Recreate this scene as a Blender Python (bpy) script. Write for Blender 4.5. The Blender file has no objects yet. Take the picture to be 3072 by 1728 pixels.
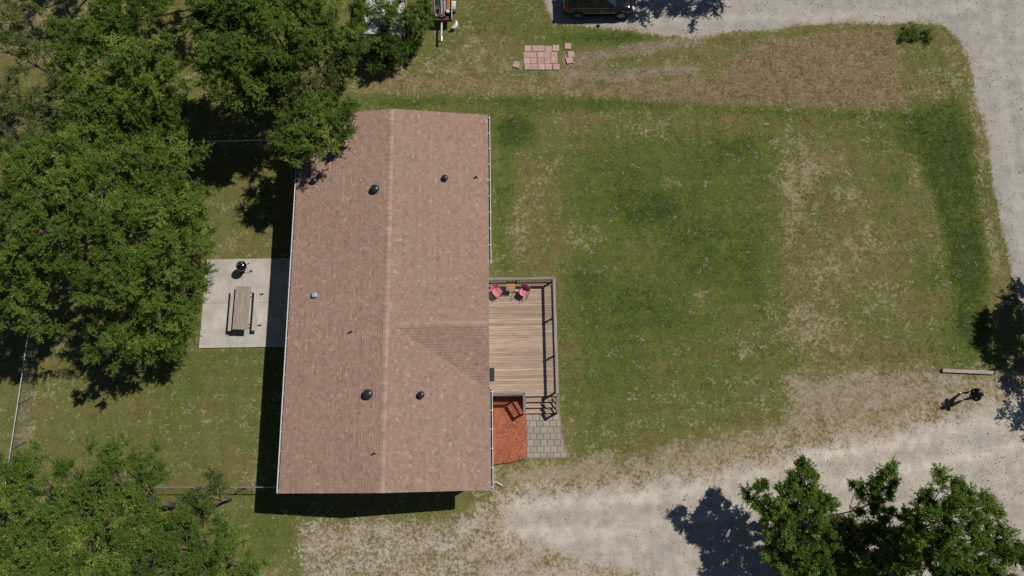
import bpy, bmesh, math, random
import numpy as np
from mathutils import Vector, Matrix, Quaternion

random.seed(7)
RNG = np.random.default_rng(11)
PI = math.pi
R = math.radians
scene = bpy.context.scene
COL = scene.collection

# ------------------------------------------------------------------ camera
CAM_H = 38.8            # flying height above the lawn, metres
TILT = R(12.95)         # lens leans this far off straight down
FOC = 2046.0            # focal length in pixels of a 3072 wide picture
cam = bpy.data.cameras.new('camera')
cam.sensor_fit = 'HORIZONTAL'
cam.sensor_width = 36.0
cam.lens = 36.0 * FOC / 3072.0
cam.clip_start = 0.5
cam.clip_end = 3000.0
camo = bpy.data.objects.new('camera', cam)
COL.objects.link(camo)
camo.location = (0, 0, CAM_H)
camo.rotation_euler = (TILT, 0, 0)
scene.camera = camo

# ------------------------------------------------------------------ sky, sun, exposure
SUN_EL = R(52.2)
SUN_H = Vector((0.873, 0.487, 0)).normalized()
SUN_DIR = Vector((SUN_H.x * math.cos(SUN_EL), SUN_H.y * math.cos(SUN_EL), math.sin(SUN_EL)))
world = bpy.data.worlds.new('World')
scene.world = world
world.use_nodes = True
wn = world.node_tree.nodes
wl = world.node_tree.links
wn.clear()
sky = wn.new('ShaderNodeTexSky')
sky.sky_type = 'NISHITA'
sky.sun_disc = False
sky.sun_elevation = SUN_EL
sky.sun_rotation = math.atan2(SUN_H.x, SUN_H.y)
sky.altitude = 300.0
sky.air_density = 0.8
sky.dust_density = 0.0
sky.ozone_density = 1.0
bg = wn.new('ShaderNodeBackground')
bg.inputs['Strength'].default_value = 0.05
wo = wn.new('ShaderNodeOutputWorld')
wl.new(sky.outputs[0], bg.inputs['Color'])
wl.new(bg.outputs[0], wo.inputs['Surface'])

sun = bpy.data.lights.new('sun', 'SUN')
sun.energy = 5.0
sun.angle = R(0.53)
sun.color = (1.0, 0.95, 0.88)
suno = bpy.data.objects.new('sun', sun)
COL.objects.link(suno)
suno.rotation_euler = SUN_DIR.to_track_quat('Z', 'Y').to_euler()
suno.location = (20, 12, 40)

scene.view_settings.view_transform = 'Standard'
scene.view_settings.look = 'None'
scene.view_settings.exposure = -0.14
scene.view_settings.gamma = 1.0
scene.view_settings.use_curve_mapping = False
scene.cycles.use_denoising = False
scene.cycles.max_bounces = 5
scene.cycles.diffuse_bounces = 3
scene.cycles.glossy_bounces = 2
scene.cycles.transmission_bounces = 2
scene.cycles.transparent_max_bounces = 4


# ------------------------------------------------------------------ survey helpers
def G(px, py, z=0.0):
    """plan position (metres) of a surveyed photo point that lies at height z"""
    u = (px - 1536.0) / FOC
    v = (py - 864.0) / FOC
    s = (CAM_H - z) / (v * math.sin(TILT) + math.cos(TILT))
    return (u * s, (math.sin(TILT) - v * math.cos(TILT)) * s)


def Q(qx, qy, z=0.0):
    return G(qx * 1.19255, qy * 1.19255, z)


# the house stands 0.9 degrees off the picture's axes; deck, patio and path share its axes
YAW = R(0.9)
H0 = (-0.983, -2.202)     # plan corner of the south-east eave


def LW(x, y):
    c, s = math.cos(YAW), math.sin(YAW)
    return (H0[0] + x * c - y * s, H0[1] + x * s + y * c)


def WL(X, Y):
    c, s = math.cos(YAW), math.sin(YAW)
    dx, dy = X - H0[0], Y - H0[1]
    return (dx * c + dy * s, -dx * s + dy * c)


def GL(px, py, z=0.0):
    return WL(*G(px, py, z))


# ------------------------------------------------------------------ mesh helpers
class MB:
    def __init__(self):
        self.v = []
        self.f = []
        self.m = []

    def add(self, vs, fs, mi=0):
        b = len(self.v)
        self.v.extend([tuple(p) for p in vs])
        for f in fs:
            self.f.append(tuple(i + b for i in f))
            self.m.append(mi)
        return self

    def box(self, c, s, rot=None, mi=0, taper=1.0):
        hx, hy, hz = s[0] / 2, s[1] / 2, s[2] / 2
        vs = []
        for z, k in ((-hz, 1.0), (hz, taper)):
            for x, y in ((-hx, -hy), (hx, -hy), (hx, hy), (-hx, hy)):
                p = Vector((x * k, y * k, z))
                if rot is not None:
                    p = rot @ p
                vs.append((p.x + c[0], p.y + c[1], p.z + c[2]))
        self.add(vs, [(3, 2, 1, 0), (4, 5, 6, 7), (0, 1, 5, 4), (1, 2, 6, 5), (2, 3, 7, 6), (3, 0, 4, 7)], mi)
        return self

    def tube(self, path, r, seg=6, mi=0, cap=True):
        pts = [Vector(p) for p in path]
        n = len(pts)
        rs = r if isinstance(r, (list, tuple)) else [r] * n
        vs = []
        up = Vector((0, 0, 1))
        prev = None
        for i, p in enumerate(pts):
            d = (pts[min(i + 1, n - 1)] - pts[max(i - 1, 0)])
            if d.length < 1e-9:
                d = Vector((0, 0, 1))
            d.normalize()
            a = prev if prev is not None else (up if abs(d.z) < 0.95 else Vector((1, 0, 0)))
            a = (a - d * a.dot(d))
            if a.length < 1e-6:
                a = d.orthogonal()
            a.normalize()
            prev = a
            b = d.cross(a)
            for k in range(seg):
                t = 2 * PI * k / seg
                q = p + (a * math.cos(t) + b * math.sin(t)) * rs[i]
                vs.append(q)
        fs = []
        for i in range(n - 1):
            for k in range(seg):
                k2 = (k + 1) % seg
                fs.append((i * seg + k, i * seg + k2, (i + 1) * seg + k2, (i + 1) * seg + k))
        if cap:
            fs.append(tuple(range(seg - 1, -1, -1)))
            fs.append(tuple((n - 1) * seg + k for k in range(seg)))
        return self.add(vs, fs, mi)

    def lathe(self, prof, c=(0, 0, 0), seg=20, mi=0, axis='z', rot=None):
        vs = []
        for r, z in prof:
            for k in range(seg):
                t = 2 * PI * k / seg
                p = Vector((r * math.cos(t), r * math.sin(t), z))
                if axis == 'y':
                    p = Vector((p.x, p.z, p.y))
                if rot is not None:
                    p = rot @ p
                vs.append((p.x + c[0], p.y + c[1], p.z + c[2]))
        fs = []
        n = len(prof)
        for i in range(n - 1):
            for k in range(seg):
                k2 = (k + 1) % seg
                fs.append((i * seg + k, i * seg + k2, (i + 1) * seg + k2, (i + 1) * seg + k))
        fs.append(tuple(range(seg - 1, -1, -1)))
        fs.append(tuple((n - 1) * seg + k for k in range(seg)))
        return self.add(vs, fs, mi)

    def prism(self, poly, z0, z1, mi=0):
        n = len(poly)
        vs = [(p[0], p[1], z0) for p in poly] + [(p[0], p[1], z1) for p in poly]
        fs = [tuple(range(n - 1, -1, -1)), tuple(range(n, 2 * n))]
        for i in range(n):
            j = (i + 1) % n
            fs.append((i, j, n + j, n + i))
        return self.add(vs, fs, mi)

    def sphere(self, c, r, seg=14, rings=8, sc=(1, 1, 1), mi=0):
        prof = [(max(1e-4, r * math.sin(PI * i / rings)), -r * math.cos(PI * i / rings)) for i in range(rings + 1)]
        b = len(self.v)
        self.lathe(prof, (0, 0, 0), seg, mi)
        for i in range(b, len(self.v)):
            x, y, z = self.v[i]
            self.v[i] = (x * sc[0] + c[0], y * sc[1] + c[1], z * sc[2] + c[2])
        return self

    def mesh(self, name, mats, smooth=False):
        me = bpy.data.meshes.new(name)
        me.from_pydata(self.v, [], self.f)
        for m in (mats if isinstance(mats, (list, tuple)) else [mats]):
            me.materials.append(m)
        if any(self.m):
            me.polygons.foreach_set('material_index', self.m)
        if smooth:
            me.polygons.foreach_set('use_smooth', [True] * len(me.polygons))
        me.update()
        return me

    def build(self, name, mats, parent=None, smooth=False, loc=None, rz=None, bevel=0):
        o = bpy.data.objects.new(name, self.mesh(name, mats, smooth))
        COL.objects.link(o)
        o.parent = parent
        if loc is not None:
            o.location = loc
        if rz is not None:
            o.rotation_euler = (0, 0, rz)
        if bevel:
            md = o.modifiers.new('bevel', 'BEVEL')
            md.width = bevel
            md.segments = 2
            md.limit_method = 'ANGLE'
        return o


def tag(o, label=None, cat=None, group=None, kind=None):
    if label:
        o['label'] = label
    if cat:
        o['category'] = cat
    if group:
        o['group'] = group
    if kind:
        o['kind'] = kind
    return o


def empty(name, loc=(0, 0, 0), rz=0.0, label=None, cat=None, group=None):
    o = bpy.data.objects.new(name, None)
    o.empty_display_size = 0.2
    COL.objects.link(o)
    o.location = loc
    o.rotation_euler = (0, 0, rz)
    return tag(o, label, cat, group)


def inst(name, me, parent, loc, rot=(0, 0, 0), sc=None):
    o = bpy.data.objects.new(name, me)
    COL.objects.link(o)
    o.parent = parent
    o.location = loc
    o.rotation_euler = rot
    if sc:
        o.scale = sc
    return o


def np_mesh(name, V, F, mat, attrs=None, smooth=False):
    """V (n,3), F (m,k) numpy -> mesh; attrs: {name: (domain, type, array)}"""
    me = bpy.data.meshes.new(name)
    m, k = F.shape
    me.vertices.add(len(V))
    me.vertices.foreach_set('co', np.ascontiguousarray(V, dtype=np.float32).ravel())
    me.loops.add(m * k)
    me.polygons.add(m)
    me.loops.foreach_set('vertex_index', np.ascontiguousarray(F, dtype=np.int32).ravel())
    me.polygons.foreach_set('loop_start', np.arange(0, m * k, k, dtype=np.int32))
    me.polygons.foreach_set('loop_total', np.full(m, k, dtype=np.int32))
    me.polygons.foreach_set('use_smooth', np.full(m, bool(smooth), dtype=bool))
    me.update(calc_edges=True)
    for an, (dom, typ, arr) in (attrs or {}).items():
        at = me.attributes.new(an, typ, dom)
        key = {'FLOAT': 'value', 'FLOAT_COLOR': 'color', 'FLOAT_VECTOR': 'vector'}[typ]
        at.data.foreach_set(key, np.ascontiguousarray(arr, dtype=np.float32).ravel())
    me.materials.append(mat)
    me.validate()
    return me


# ------------------------------------------------------------------ material helpers
class N:
    def __init__(self, name):
        self.mat = bpy.data.materials.new(name)
        self.mat.use_nodes = True
        self.t = self.mat.node_tree
        self.t.nodes.clear()
        self.out = self.t.nodes.new('ShaderNodeOutputMaterial')
        self._tc = None

    def node(self, typ, **kw):
        n = self.t.nodes.new(typ)
        for k, v in kw.items():
            setattr(n, k, v)
        return n

    def put(self, sock, v):
        if isinstance(v, bpy.types.NodeSocket):
            self.t.links.new(v, sock)
        elif v is not None:
            if hasattr(sock.default_value, '__len__') and not hasattr(v, '__len__'):
                v = (v, v, v)
            if hasattr(sock.default_value, '__len__') and len(sock.default_value) == 4 and len(v) == 3:
                v = (*v, 1.0)
            sock.default_value = v

    def tc(self, which='Object'):
        if self._tc is None:
            self._tc = self.node('ShaderNodeTexCoord')
        return self._tc.outputs[which]

    def pos(self):
        return self.node('ShaderNodeNewGeometry').outputs['Position']

    def rnd(self):
        return self.node('ShaderNodeObjectInfo').outputs['Random']

    def attr(self, name, out='Fac'):
        return self.node('ShaderNodeAttribute', attribute_name=name).outputs[out]

    def scale(self, v, s):
        n = self.node('ShaderNodeMapping')
        self.put(n.inputs['Vector'], v)
        n.inputs['Scale'].default_value = s
        return n.outputs[0]

    def vadd(self, v, w):
        n = self.node('ShaderNodeVectorMath', operation='ADD')
        self.put(n.inputs[0], v)
        self.put(n.inputs[1], w)
        return n.outputs[0]

    def noise(self, vec, s, det=4.0, rough=0.55, out=0, dist=0.0):
        n = self.node('ShaderNodeTexNoise')
        self.put(n.inputs['Vector'], vec)
        n.inputs['Scale'].default_value = s
        n.inputs['Detail'].default_value = det
        n.inputs['Roughness'].default_value = rough
        n.inputs['Distortion'].default_value = dist
        return n.outputs[out]

    def voro(self, vec, s, feat='F1', out='Distance'):
        n = self.node('ShaderNodeTexVoronoi', feature=feat)
        self.put(n.inputs['Vector'], vec)
        n.inputs['Scale'].default_value = s
        return n.outputs[out]

    def m(self, op, a, b=None, c=None, clamp=False):
        n = self.node('ShaderNodeMath', operation=op, use_clamp=clamp)
        self.put(n.inputs[0], a)
        if b is not None:
            self.put(n.inputs[1], b)
        if c is not None:
            self.put(n.inputs[2], c)
        return n.outputs[0]

    def step(self, v, lo, hi, a=0.0, b=1.0):
        n = self.node('ShaderNodeMapRange', interpolation_type='SMOOTHSTEP')
        self.put(n.inputs[0], v)
        for i, x in enumerate((lo, hi, a, b)):
            n.inputs[1 + i].default_value = x
        return n.outputs[0]

    def lin(self, v, lo, hi, a=0.0, b=1.0):
        n = self.node('ShaderNodeMapRange')
        self.put(n.inputs[0], v)
        for i, x in enumerate((lo, hi, a, b)):
            n.inputs[1 + i].default_value = x
        return n.outputs[0]

    def mix(self, f, a, b, blend='MIX'):
        n = self.node('ShaderNodeMix', data_type='RGBA', blend_type=blend)
        self.put(n.inputs[0], f)
        self.put(n.inputs[6], a)
        self.put(n.inputs[7], b)
        return n.outputs[2]

    def mul(self, col, f):
        """colour times a scalar socket"""
        n = self.node('ShaderNodeVectorMath', operation='SCALE')
        self.put(n.inputs[0], col)
        self.put(n.inputs['Scale'], f)
        return n.outputs[0]

    def bump(self, h, strength=0.3, dist=0.02):
        n = self.node('ShaderNodeBump')
        n.inputs['Strength'].default_value = strength
        n.inputs['Distance'].default_value = dist
        self.put(n.inputs['Height'], h)
        return n.outputs[0]

    def bsdf(self, col, rough=0.7, metal=0.0, normal=None, spec=0.3, coat=0.0, trans=0.0):
        n = self.node('ShaderNodeBsdfPrincipled')
        self.put(n.inputs['Base Color'], col)
        self.put(n.inputs['Roughness'], rough)
        self.put(n.inputs['Metallic'], metal)
        n.inputs['Specular IOR Level'].default_value = spec
        n.inputs['Coat Weight'].default_value = coat
        n.inputs['Transmission Weight'].default_value = trans
        if normal is not None:
            self.put(n.inputs['Normal'], normal)
        self.t.links.new(n.outputs[0], self.out.inputs['Surface'])
        return self.mat


def plain(name, col, rough=0.6, metal=0.0, spec=0.3, var=0.15, sc=8.0, coat=0.0, bump=0.0):
    """a plain coloured material, broken up by grime noise"""
    n = N(name)
    f = n.noise(n.tc(), sc, 5.0, 0.6)
    k = n.lin(f, 0.3, 0.7, 1.0 - var, 1.0 + var)
    c = n.mul(col, k)
    nb = n.bump(n.noise(n.tc(), sc * 6, 3.0), bump, 0.01) if bump else None
    return n.bsdf(c, n.lin(f, 0.3, 0.7, max(0.02, rough - 0.08), min(1.0, rough + 0.08)), metal, nb, spec, coat)


def wood(name, light, dark, grain=1.0, rnd=0.35):
    n = N(name)
    off = n.m('MULTIPLY', n.rnd(), 37.0)
    v = n.vadd(n.tc(), off)
    g = n.noise(n.scale(v, (1.2, 26.0, 26.0)), 1.0 * grain, 5.0, 0.65, dist=0.4)
    g2 = n.noise(n.scale(v, (0.9, 7.0, 7.0)), 1.0, 3.0)
    f = n.m('ADD', n.m('MULTIPLY', g, 0.65), n.m('MULTIPLY', g2, 0.35))
    c = n.mix(n.step(f, 0.34, 0.66), dark, light)
    kn = n.step(n.voro(n.scale(v, (1.6, 9.0, 9.0)), 1.0), 0.03, 0.14, 0.55, 1.0)
    c = n.mul(c, kn)
    c = n.mul(c, n.lin(n.rnd(), 0.0, 1.0, 1.0 - rnd, 1.0 + rnd))
    return n.bsdf(c, 0.85, 0.0, n.bump(g, 0.35, 0.006), 0.2)


MT = {}
MT['white_metal'] = plain('white_metal', (0.66, 0.66, 0.65), 0.35, 0.0, 0.5, 0.06)
MT['gutter_inside'] = plain('gutter_inside', (0.16, 0.16, 0.16), 0.8, 0, 0.2, 0.4, 5)
MT['vinyl'] = plain('vinyl_siding', (0.62, 0.60, 0.54), 0.6, 0, 0.3, 0.06, 3)
MT['black_vent'] = plain('black_vent', (0.018, 0.02, 0.024), 0.36, 0.0, 0.5, 0.3)
MT['grey_vent'] = plain('grey_vent', (0.32, 0.37, 0.38), 0.45, 0.2, 0.5, 0.12, 14)
MT['flash'] = plain('flashing', (0.21, 0.165, 0.15), 0.7, 0.0, 0.4, 0.25, 10)
MT['galv'] = plain('galvanised_steel', (0.50, 0.52, 0.54), 0.42, 0.75, 0.5, 0.18, 6)
MT['wire'] = plain('dull_wire', (0.16, 0.165, 0.17), 0.6, 0.4, 0.4, 0.2)
MT['black_metal'] = plain('black_metal', (0.02, 0.02, 0.021), 0.4, 0.2, 0.5, 0.3)
MT['brown_metal'] = plain('brown_tube', (0.10, 0.055, 0.045), 0.4, 0.3, 0.5, 0.2)
MT['enamel'] = plain('black_enamel', (0.006, 0.006, 0.007), 0.12, 0.0, 0.6, 0.2, coat=0.6)
MT['alu'] = plain('aluminium', (0.55, 0.55, 0.55), 0.35, 0.8, 0.5, 0.1)
MT['pink'] = plain('faded_pink_paint', (0.50, 0.155, 0.185), 0.5, 0.0, 0.4, 0.16, 5)
MT['rubber'] = plain('black_rubber', (0.02, 0.02, 0.021), 0.8, 0.0, 0.3, 0.5, 12, bump=0.3)
MT['glass'] = plain('dark_glass', (0.012, 0.016, 0.018), 0.06, 0.0, 0.6, 0.1)
MT['deck'] = wood('deck_wood', (0.43, 0.325, 0.240), (0.265, 0.195, 0.145), 1.0, 0.19)
MT['rail'] = wood('weathered_rail_wood', (0.30, 0.265, 0.24), (0.17, 0.145, 0.13), 1.0, 0.14)
MT['baluster'] = wood('baluster_wood', (0.20, 0.155, 0.12), (0.10, 0.075, 0.06), 1.0, 0.2)
MT['picnic'] = wood('picnic_table_wood', (0.335, 0.280, 0.235), (0.185, 0.150, 0.125), 1.0, 0.14)
MT['bench'] = wood('bench_wood', (0.50, 0.45, 0.41), (0.28, 0.24, 0.21), 1.0, 0.1)
MT['slat'] = wood('orange_slat_wood', (0.52, 0.25, 0.13), (0.34, 0.15, 0.08), 1.0, 0.15)
MT['timber'] = wood('grey_timber', (0.40, 0.34, 0.30), (0.22, 0.18, 0.16), 1.0, 0.05)


def mat_roof():
    n = N('asphalt_shingle')
    tone = n.attr('tone')
    p = n.pos()
    big = n.noise(p, 0.22, 3.0)
    mid = n.noise(p, 1.1, 4.0)
    c = n.mix(tone, (0.218, 0.138, 0.106), (0.372, 0.252, 0.196))
    c = n.mix(n.step(tone, 0.90, 1.0), c, (0.37, 0.28, 0.205))
    c = n.mix(n.m('MULTIPLY', n.step(mid, 0.50, 0.72), 0.22), c, (0.22, 0.185, 0.145))
    c = n.mix(n.m('MULTIPLY', n.step(big, 0.40, 0.66), 0.18), c, (0.27, 0.145, 0.118))
    g = n.noise(p, 90.0, 2.0, 0.7)
    c = n.mul(c, n.lin(g, 0.25, 0.75, 0.84, 1.16))
    return n.bsdf(c, 0.92, 0.0, n.bump(g, 0.4, 0.004), 0.15)


MT['roof'] = mat_roof()


def mat_ridge():
    n = N('ridge_cap_shingle')
    r = n.rnd()
    p = n.pos()
    c = n.mix(r, (0.30, 0.195, 0.150), (0.365, 0.248, 0.190))
    c = n.mul(c, n.lin(n.noise(p, 3.0, 4.0), 0.3, 0.7, 0.88, 1.12))
    return n.bsdf(c, 0.92, 0, n.bump(n.noise(p, 90.0, 2.0), 0.4, 0.004), 0.15)


MT['ridge'] = mat_ridge()


def mat_concrete():
    n = N('broom_concrete')
    p = n.pos()
    a = n.noise(p, 0.9, 5.0, 0.6)
    b = n.noise(n.scale(p, (2.0, 22.0, 1.0)), 1.0, 3.0)
    c = n.mix(n.step(a, 0.30, 0.72), (0.335, 0.302, 0.262), (0.455, 0.425, 0.385))
    c = n.mul(c, n.lin(b, 0.3, 0.7, 0.95, 1.05))
    c = n.mul(c, n.lin(n.rnd(), 0, 1, 0.95, 1.05))
    sp = n.step(n.noise(p, 9.0, 5.0, 0.7), 0.62, 0.74)
    c = n.mix(n.m('MULTIPLY', sp, 0.5), c, (0.24, 0.21, 0.18))
    return n.bsdf(c, 0.9, 0, n.bump(n.noise(p, 60.0, 3.0), 0.25, 0.004), 0.2)


MT['concrete'] = mat_concrete()


def mat_stone(name, a, b, stain, sr=0.4):
    n = N(name)
    p = n.pos()
    r = n.rnd()
    c = n.mix(r, a, b)
    c = n.mix(n.m('MULTIPLY', n.step(n.noise(p, 2.6, 4.0), 0.46, 0.70), sr), c, stain)
    c = n.mul(c, n.lin(n.noise(p, 24.0, 4.0, 0.7), 0.3, 0.7, 0.86, 1.14))
    return n.bsdf(c, 0.9, 0, n.bump(n.noise(p, 45.0, 4.0), 0.4, 0.006), 0.2)


MT['pave_grey'] = mat_stone('grey_paving_stone', (0.225, 0.20, 0.165), (0.32, 0.285, 0.235), (0.26, 0.20, 0.15))
MT['pave_red'] = mat_stone('red_paving_stone', (0.40, 0.245, 0.23), (0.46, 0.305, 0.285), (0.27, 0.215, 0.165), 0.75)


# ------------------------------------------------------------------ ground zones (plan polygons, metres)
def W(poly):
    return np.array([Q(*p) for p in poly])


def sdf(x, y, poly):
    """signed distance to polygon, positive inside"""
    d2 = np.full(x.shape, 1e9)
    ins = np.zeros(x.shape, dtype=bool)
    n = len(poly)
    for i in range(n):
        ax, ay = poly[i]
        bx, by = poly[(i + 1) % n]
        ex, ey = bx - ax, by - ay
        t = np.clip(((x - ax) * ex + (y - ay) * ey) / (ex * ex + ey * ey + 1e-12), 0, 1)
        d2 = np.minimum(d2, (x - ax - t * ex) ** 2 + (y - ay - t * ey) ** 2)
        c = (ay > y) != (by > y)
        if abs(ey) > 1e-9:
            ins ^= c & (x < (y - ay) * ex / ey + ax)
    return np.where(ins, 1.0, -1.0) * np.sqrt(d2)


def line_d(x, y, pts):
    d2 = np.full(x.shape, 1e9)
    for i in range(len(pts) - 1):
        ax, ay = pts[i]
        bx, by = pts[i + 1]
        ex, ey = bx - ax, by - ay
        t = np.clip(((x - ax) * ex + (y - ay) * ey) / (ex * ex + ey * ey + 1e-12), 0, 1)
        d2 = np.minimum(d2, (x - ax - t * ex) ** 2 + (y - ay - t * ey) ** 2)
    return np.sqrt(d2)


def soft(d, w):
    return np.clip(0.5 + d / (2 * w), 0, 1)


ROAD = W([(1392, 62), (1450, 64), (1560, 74), (1640, 86), (1720, 96), (1800, 88), (1950, 74), (2100, 60), (2250, 60),
          (2370, 62), (2405, 95), (2430, 130), (2447, 190), (2454, 260), (2482, 350), (2499, 470), (2514, 560),
          (2534, 640), (2562, 740), (2590, 860), (2580, 980), (2800, 1100), (3300, 900), (3300, -300), (1300, -300), (1378, 30)])
DRIVE = W([(1215, 1290), (1250, 1250), (1330, 1222), (1500, 1212), (1650, 1188), (1800, 1168), (1950, 1128), (2100, 1092), (2250, 1066),
           (2380, 1034), (2470, 990), (2540, 960), (2700, 1000), (3000, 1400), (2700, 1800), (1900, 1800), (1700, 1500), (1480, 1440), (1330, 1400), (1240, 1340)])
FRINGE = W([(1240, 1172), (1330, 1168), (1430, 1164), (1500, 1150), (1620, 1136), (1750, 1108), (1900, 1078), (1990, 1052),
            (1988, 946), (2150, 932), (2360, 926), (2480, 944), (2600, 905), (3000, 1400), (2700, 1900), (1200, 1900),
            (1160, 1302), (1238, 1240)])
WEEDY = W([(752, 1296), (1150, 1292), (1250, 1222), (1320, 1300), (1480, 1400), (1700, 1480), (1900, 1900), (740, 1900), (742, 1380)])
MOUND = W([(1528, 232), (1620, 212), (1800, 205), (1860, 150), (1950, 104), (2050, 84), (2180, 74), (2246, 78), (2262, 120),
           (2268, 200), (2274, 274), (2050, 268), (1900, 262), (1700, 254), (1560, 250)])
BAND = W([(905, 205), (1000, 190), (1150, 192), (1300, 200), (1420, 205), (1540, 225), (1545, 246), (1400, 240), (1250, 240),
          (1050, 236), (900, 240)])
TRACKS = [[Q(*p) for p in ((1425, 150), (1500, 142), (1580, 126), (1680, 112), (1760, 100))],
          [Q(*p) for p in ((1392, 182), (1460, 188), (1540, 192), (1640, 182), (1740, 172))]]
ROUGH = W([(1400, 196), (1560, 196), (1600, 150), (1780, 104), (1960, 84), (1960, 110), (1860, 160), (1810, 205), (1600, 222), (1420, 215)])
RUTS = [[Q(*p) for p in ((1230, 1300), (1450, 1310), (1650, 1285), (1850, 1240), (2050, 1190), (2250, 1150), (2450, 1110), (2750, 1040))],
        [Q(*p) for p in ((2520, -200), (2540, 100), (2570, 350), (2600, 560), (2660, 900))], [Q(*p) for p in ((1350, 10), (1800, 20), (2400, -4))]]
BARE = W([(1408, 150), (1450, 140), (1540, 140), (1570, 160), (1560, 185), (1480, 196), (1410, 192)])
LUSHP = [(W([(1440, 330), (1600, 322), (1800, 330), (1940, 345), (1948, 470), (1944, 610), (1900, 760), (1760, 830), (1560, 800), (1450, 700), (1420, 520)]), .42, .9),
         (W([(1440, 700), (1760, 780), (1960, 760), (1970, 900), (1900, 1020), (1600, 1100), (1440, 1120), (1420, 900)]), .30, 1.0),
         (W([(2276, 290), (2330, 262), (2400, 256), (2440, 330), (2455, 450), (2476, 600), (2490, 720), (2470, 880), (2420, 880), (2400, 700), (2360, 540), (2320, 430), (2290, 390)]), .95, .35),
         (W([(1240, 246), (1560, 254), (1900, 266), (2270, 278), (2268, 300), (1900, 292), (1560, 284), (1240, 280)]), .50, .25),
         (W([(500, 880), (700, 880), (690, 1230), (640, 1400), (400, 1300), (100, 1280), (60, 1100), (300, 1000)]), .14, 1.0),
         (W([(1240, 680), (1240, 300), (1300, 290), (1290, 680)]), .45, .4),
         (W([(1950, 285), (2268, 290), (2290, 420), (2100, 480), (1990, 400)]), .12, .6)]
# greener and drier patches of the lawn: (qx, qy, radius x, radius y in metres, amount)
LUSH = [(1300, 328, .95, .95, 2.0), (1700, 440, 4.6, 2.0, .25), (1850, 370, 1.6, .8, .5), (1600, 545, .8, .7, .7), (1665, 525, .7, .7, .9), (1790, 620, 3.5, 2.2, .45),
        (1480, 95, 2.6, .55, .9), (1600, 96, 1.4, .5, .7), (2320, 330, 1.3, 1.5, 1.0), (2380, 330, 1.6, 2.2, .8),
        (2400, 480, 1.0, 2.4, .6), (2430, 640, 1.0, 2.0, .7), (2250, 455, .8, .8, .7), (1580, 780, 2.5, 2.2, .4),
        (1520, 960, 2.0, 2.0, .25), (2290, 88, .9, .45, 1.3), (1260, 480, .6, 2.5, .4), (1460, 720, 1.0, 2.0, .3), (2430, 850, 1.2, 1.6, .7),
        (2330, 700, 1.2, 1.0, .5), (1900, 700, 1.5, 2.0, .3), (680, 1350, 1.4, 1.6, .5), (470, 950, 2, 1.5, .3), (1090, 250, 5, .5, .5),
        (1500, 255, 5, .4, .5), (1000, 262, 2.0, .4, .6), (2388, 968, .18, .3, 1.4), (1550, 500, 2.2, 1.2, .3), (1880, 210, 1.6, .25, .5),
        (1760, 148, 1.0, .3, .4), (1850, 130, 1.6, .25, .5), (2440, 560, .35, 3.2, .5), (2350, 560, .25, 3.0, -.3), (1260, 60, 2.0, 1.0, .4)]
DRY = [(2060, 410, 1.8, 1.1, .7), (2000, 470, 1.2, 1.4, .6), (1980, 350, 1.2, .7, .5), (2150, 500, .9, .9, .5), (2160, 620, 2.2, 1.6, .5),
       (2050, 700, 2.2, 1.6, .45), (2020, 810, 2.0, 1.0, .7), (2090, 870, 2.2, .8, .5), (1770, 760, .9, .9, .5), (1690, 455, .5, .5, .8),
       (1500, 590, 1.0, .7, .45), (1330, 520, 1.0, 2.2, .4), (1290, 590, .8, 1.2, .5), (1440, 600, 1.0, .8, .4), (1880, 860, 1.2, 1.0, .45),
       (1480, 300, 2.2, .8, .3), (1640, 330, 2.0, .8, .35), (2340, 230, 1.2, 1.4, .6), (2420, 180, .8, 1.8, .5), (2462, 330, .35, 2.4, .7),
       (2500, 640, .35, 3.0, .7), (2290, 300, .4, 1.6, .5), (2300, 420, .5, 1.6, .4), (1990, 560, .7, 1.6, .5), (620, 1200, 1.4, 1.2, .35), (560, 1040, 2.5, 1.2, .2),
       (700, 1440, 1.0, .8, .4), (1130, 170, 3.0, .9, .35), (1250, 150, 2.5, 1.2, .3), (1200, 100, 1.4, 1.2, .4), (980, 180, 1.4, 1.0, .5), (100, 60, 4, 2.5, .7),
       (60, 1080, .5, 3.0, .6), (570, 620, 1.4, .8, .3), (1430, 1100, .5, 1.2, .5), (1700, 1010, 2.0, .9, .35), (1900, 980, 1.2, 1.0, .4),
       (1560, 1080, 2.0, .8, .3), (2240, 760, 1.2, .9, .4)]


def blobs(x, y, lst):
    r = np.zeros(x.shape)
    for qx, qy, rx, ry, a in lst:
        cx, cy = Q(qx, qy)
        r += a * np.exp(-(((x - cx) / rx) ** 2 + ((y - cy) / ry) ** 2))
    return r


def wob(x, y):
    return (np.sin(x * 1.7 + 1.3 * np.sin(y * 0.9)) + np.sin(y * 2.1 + 1.1 * np.sin(x * 1.3 + 2)) + 0.6 * np.sin(x * 4.3 + y * 3.1)) / 2.6


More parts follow.
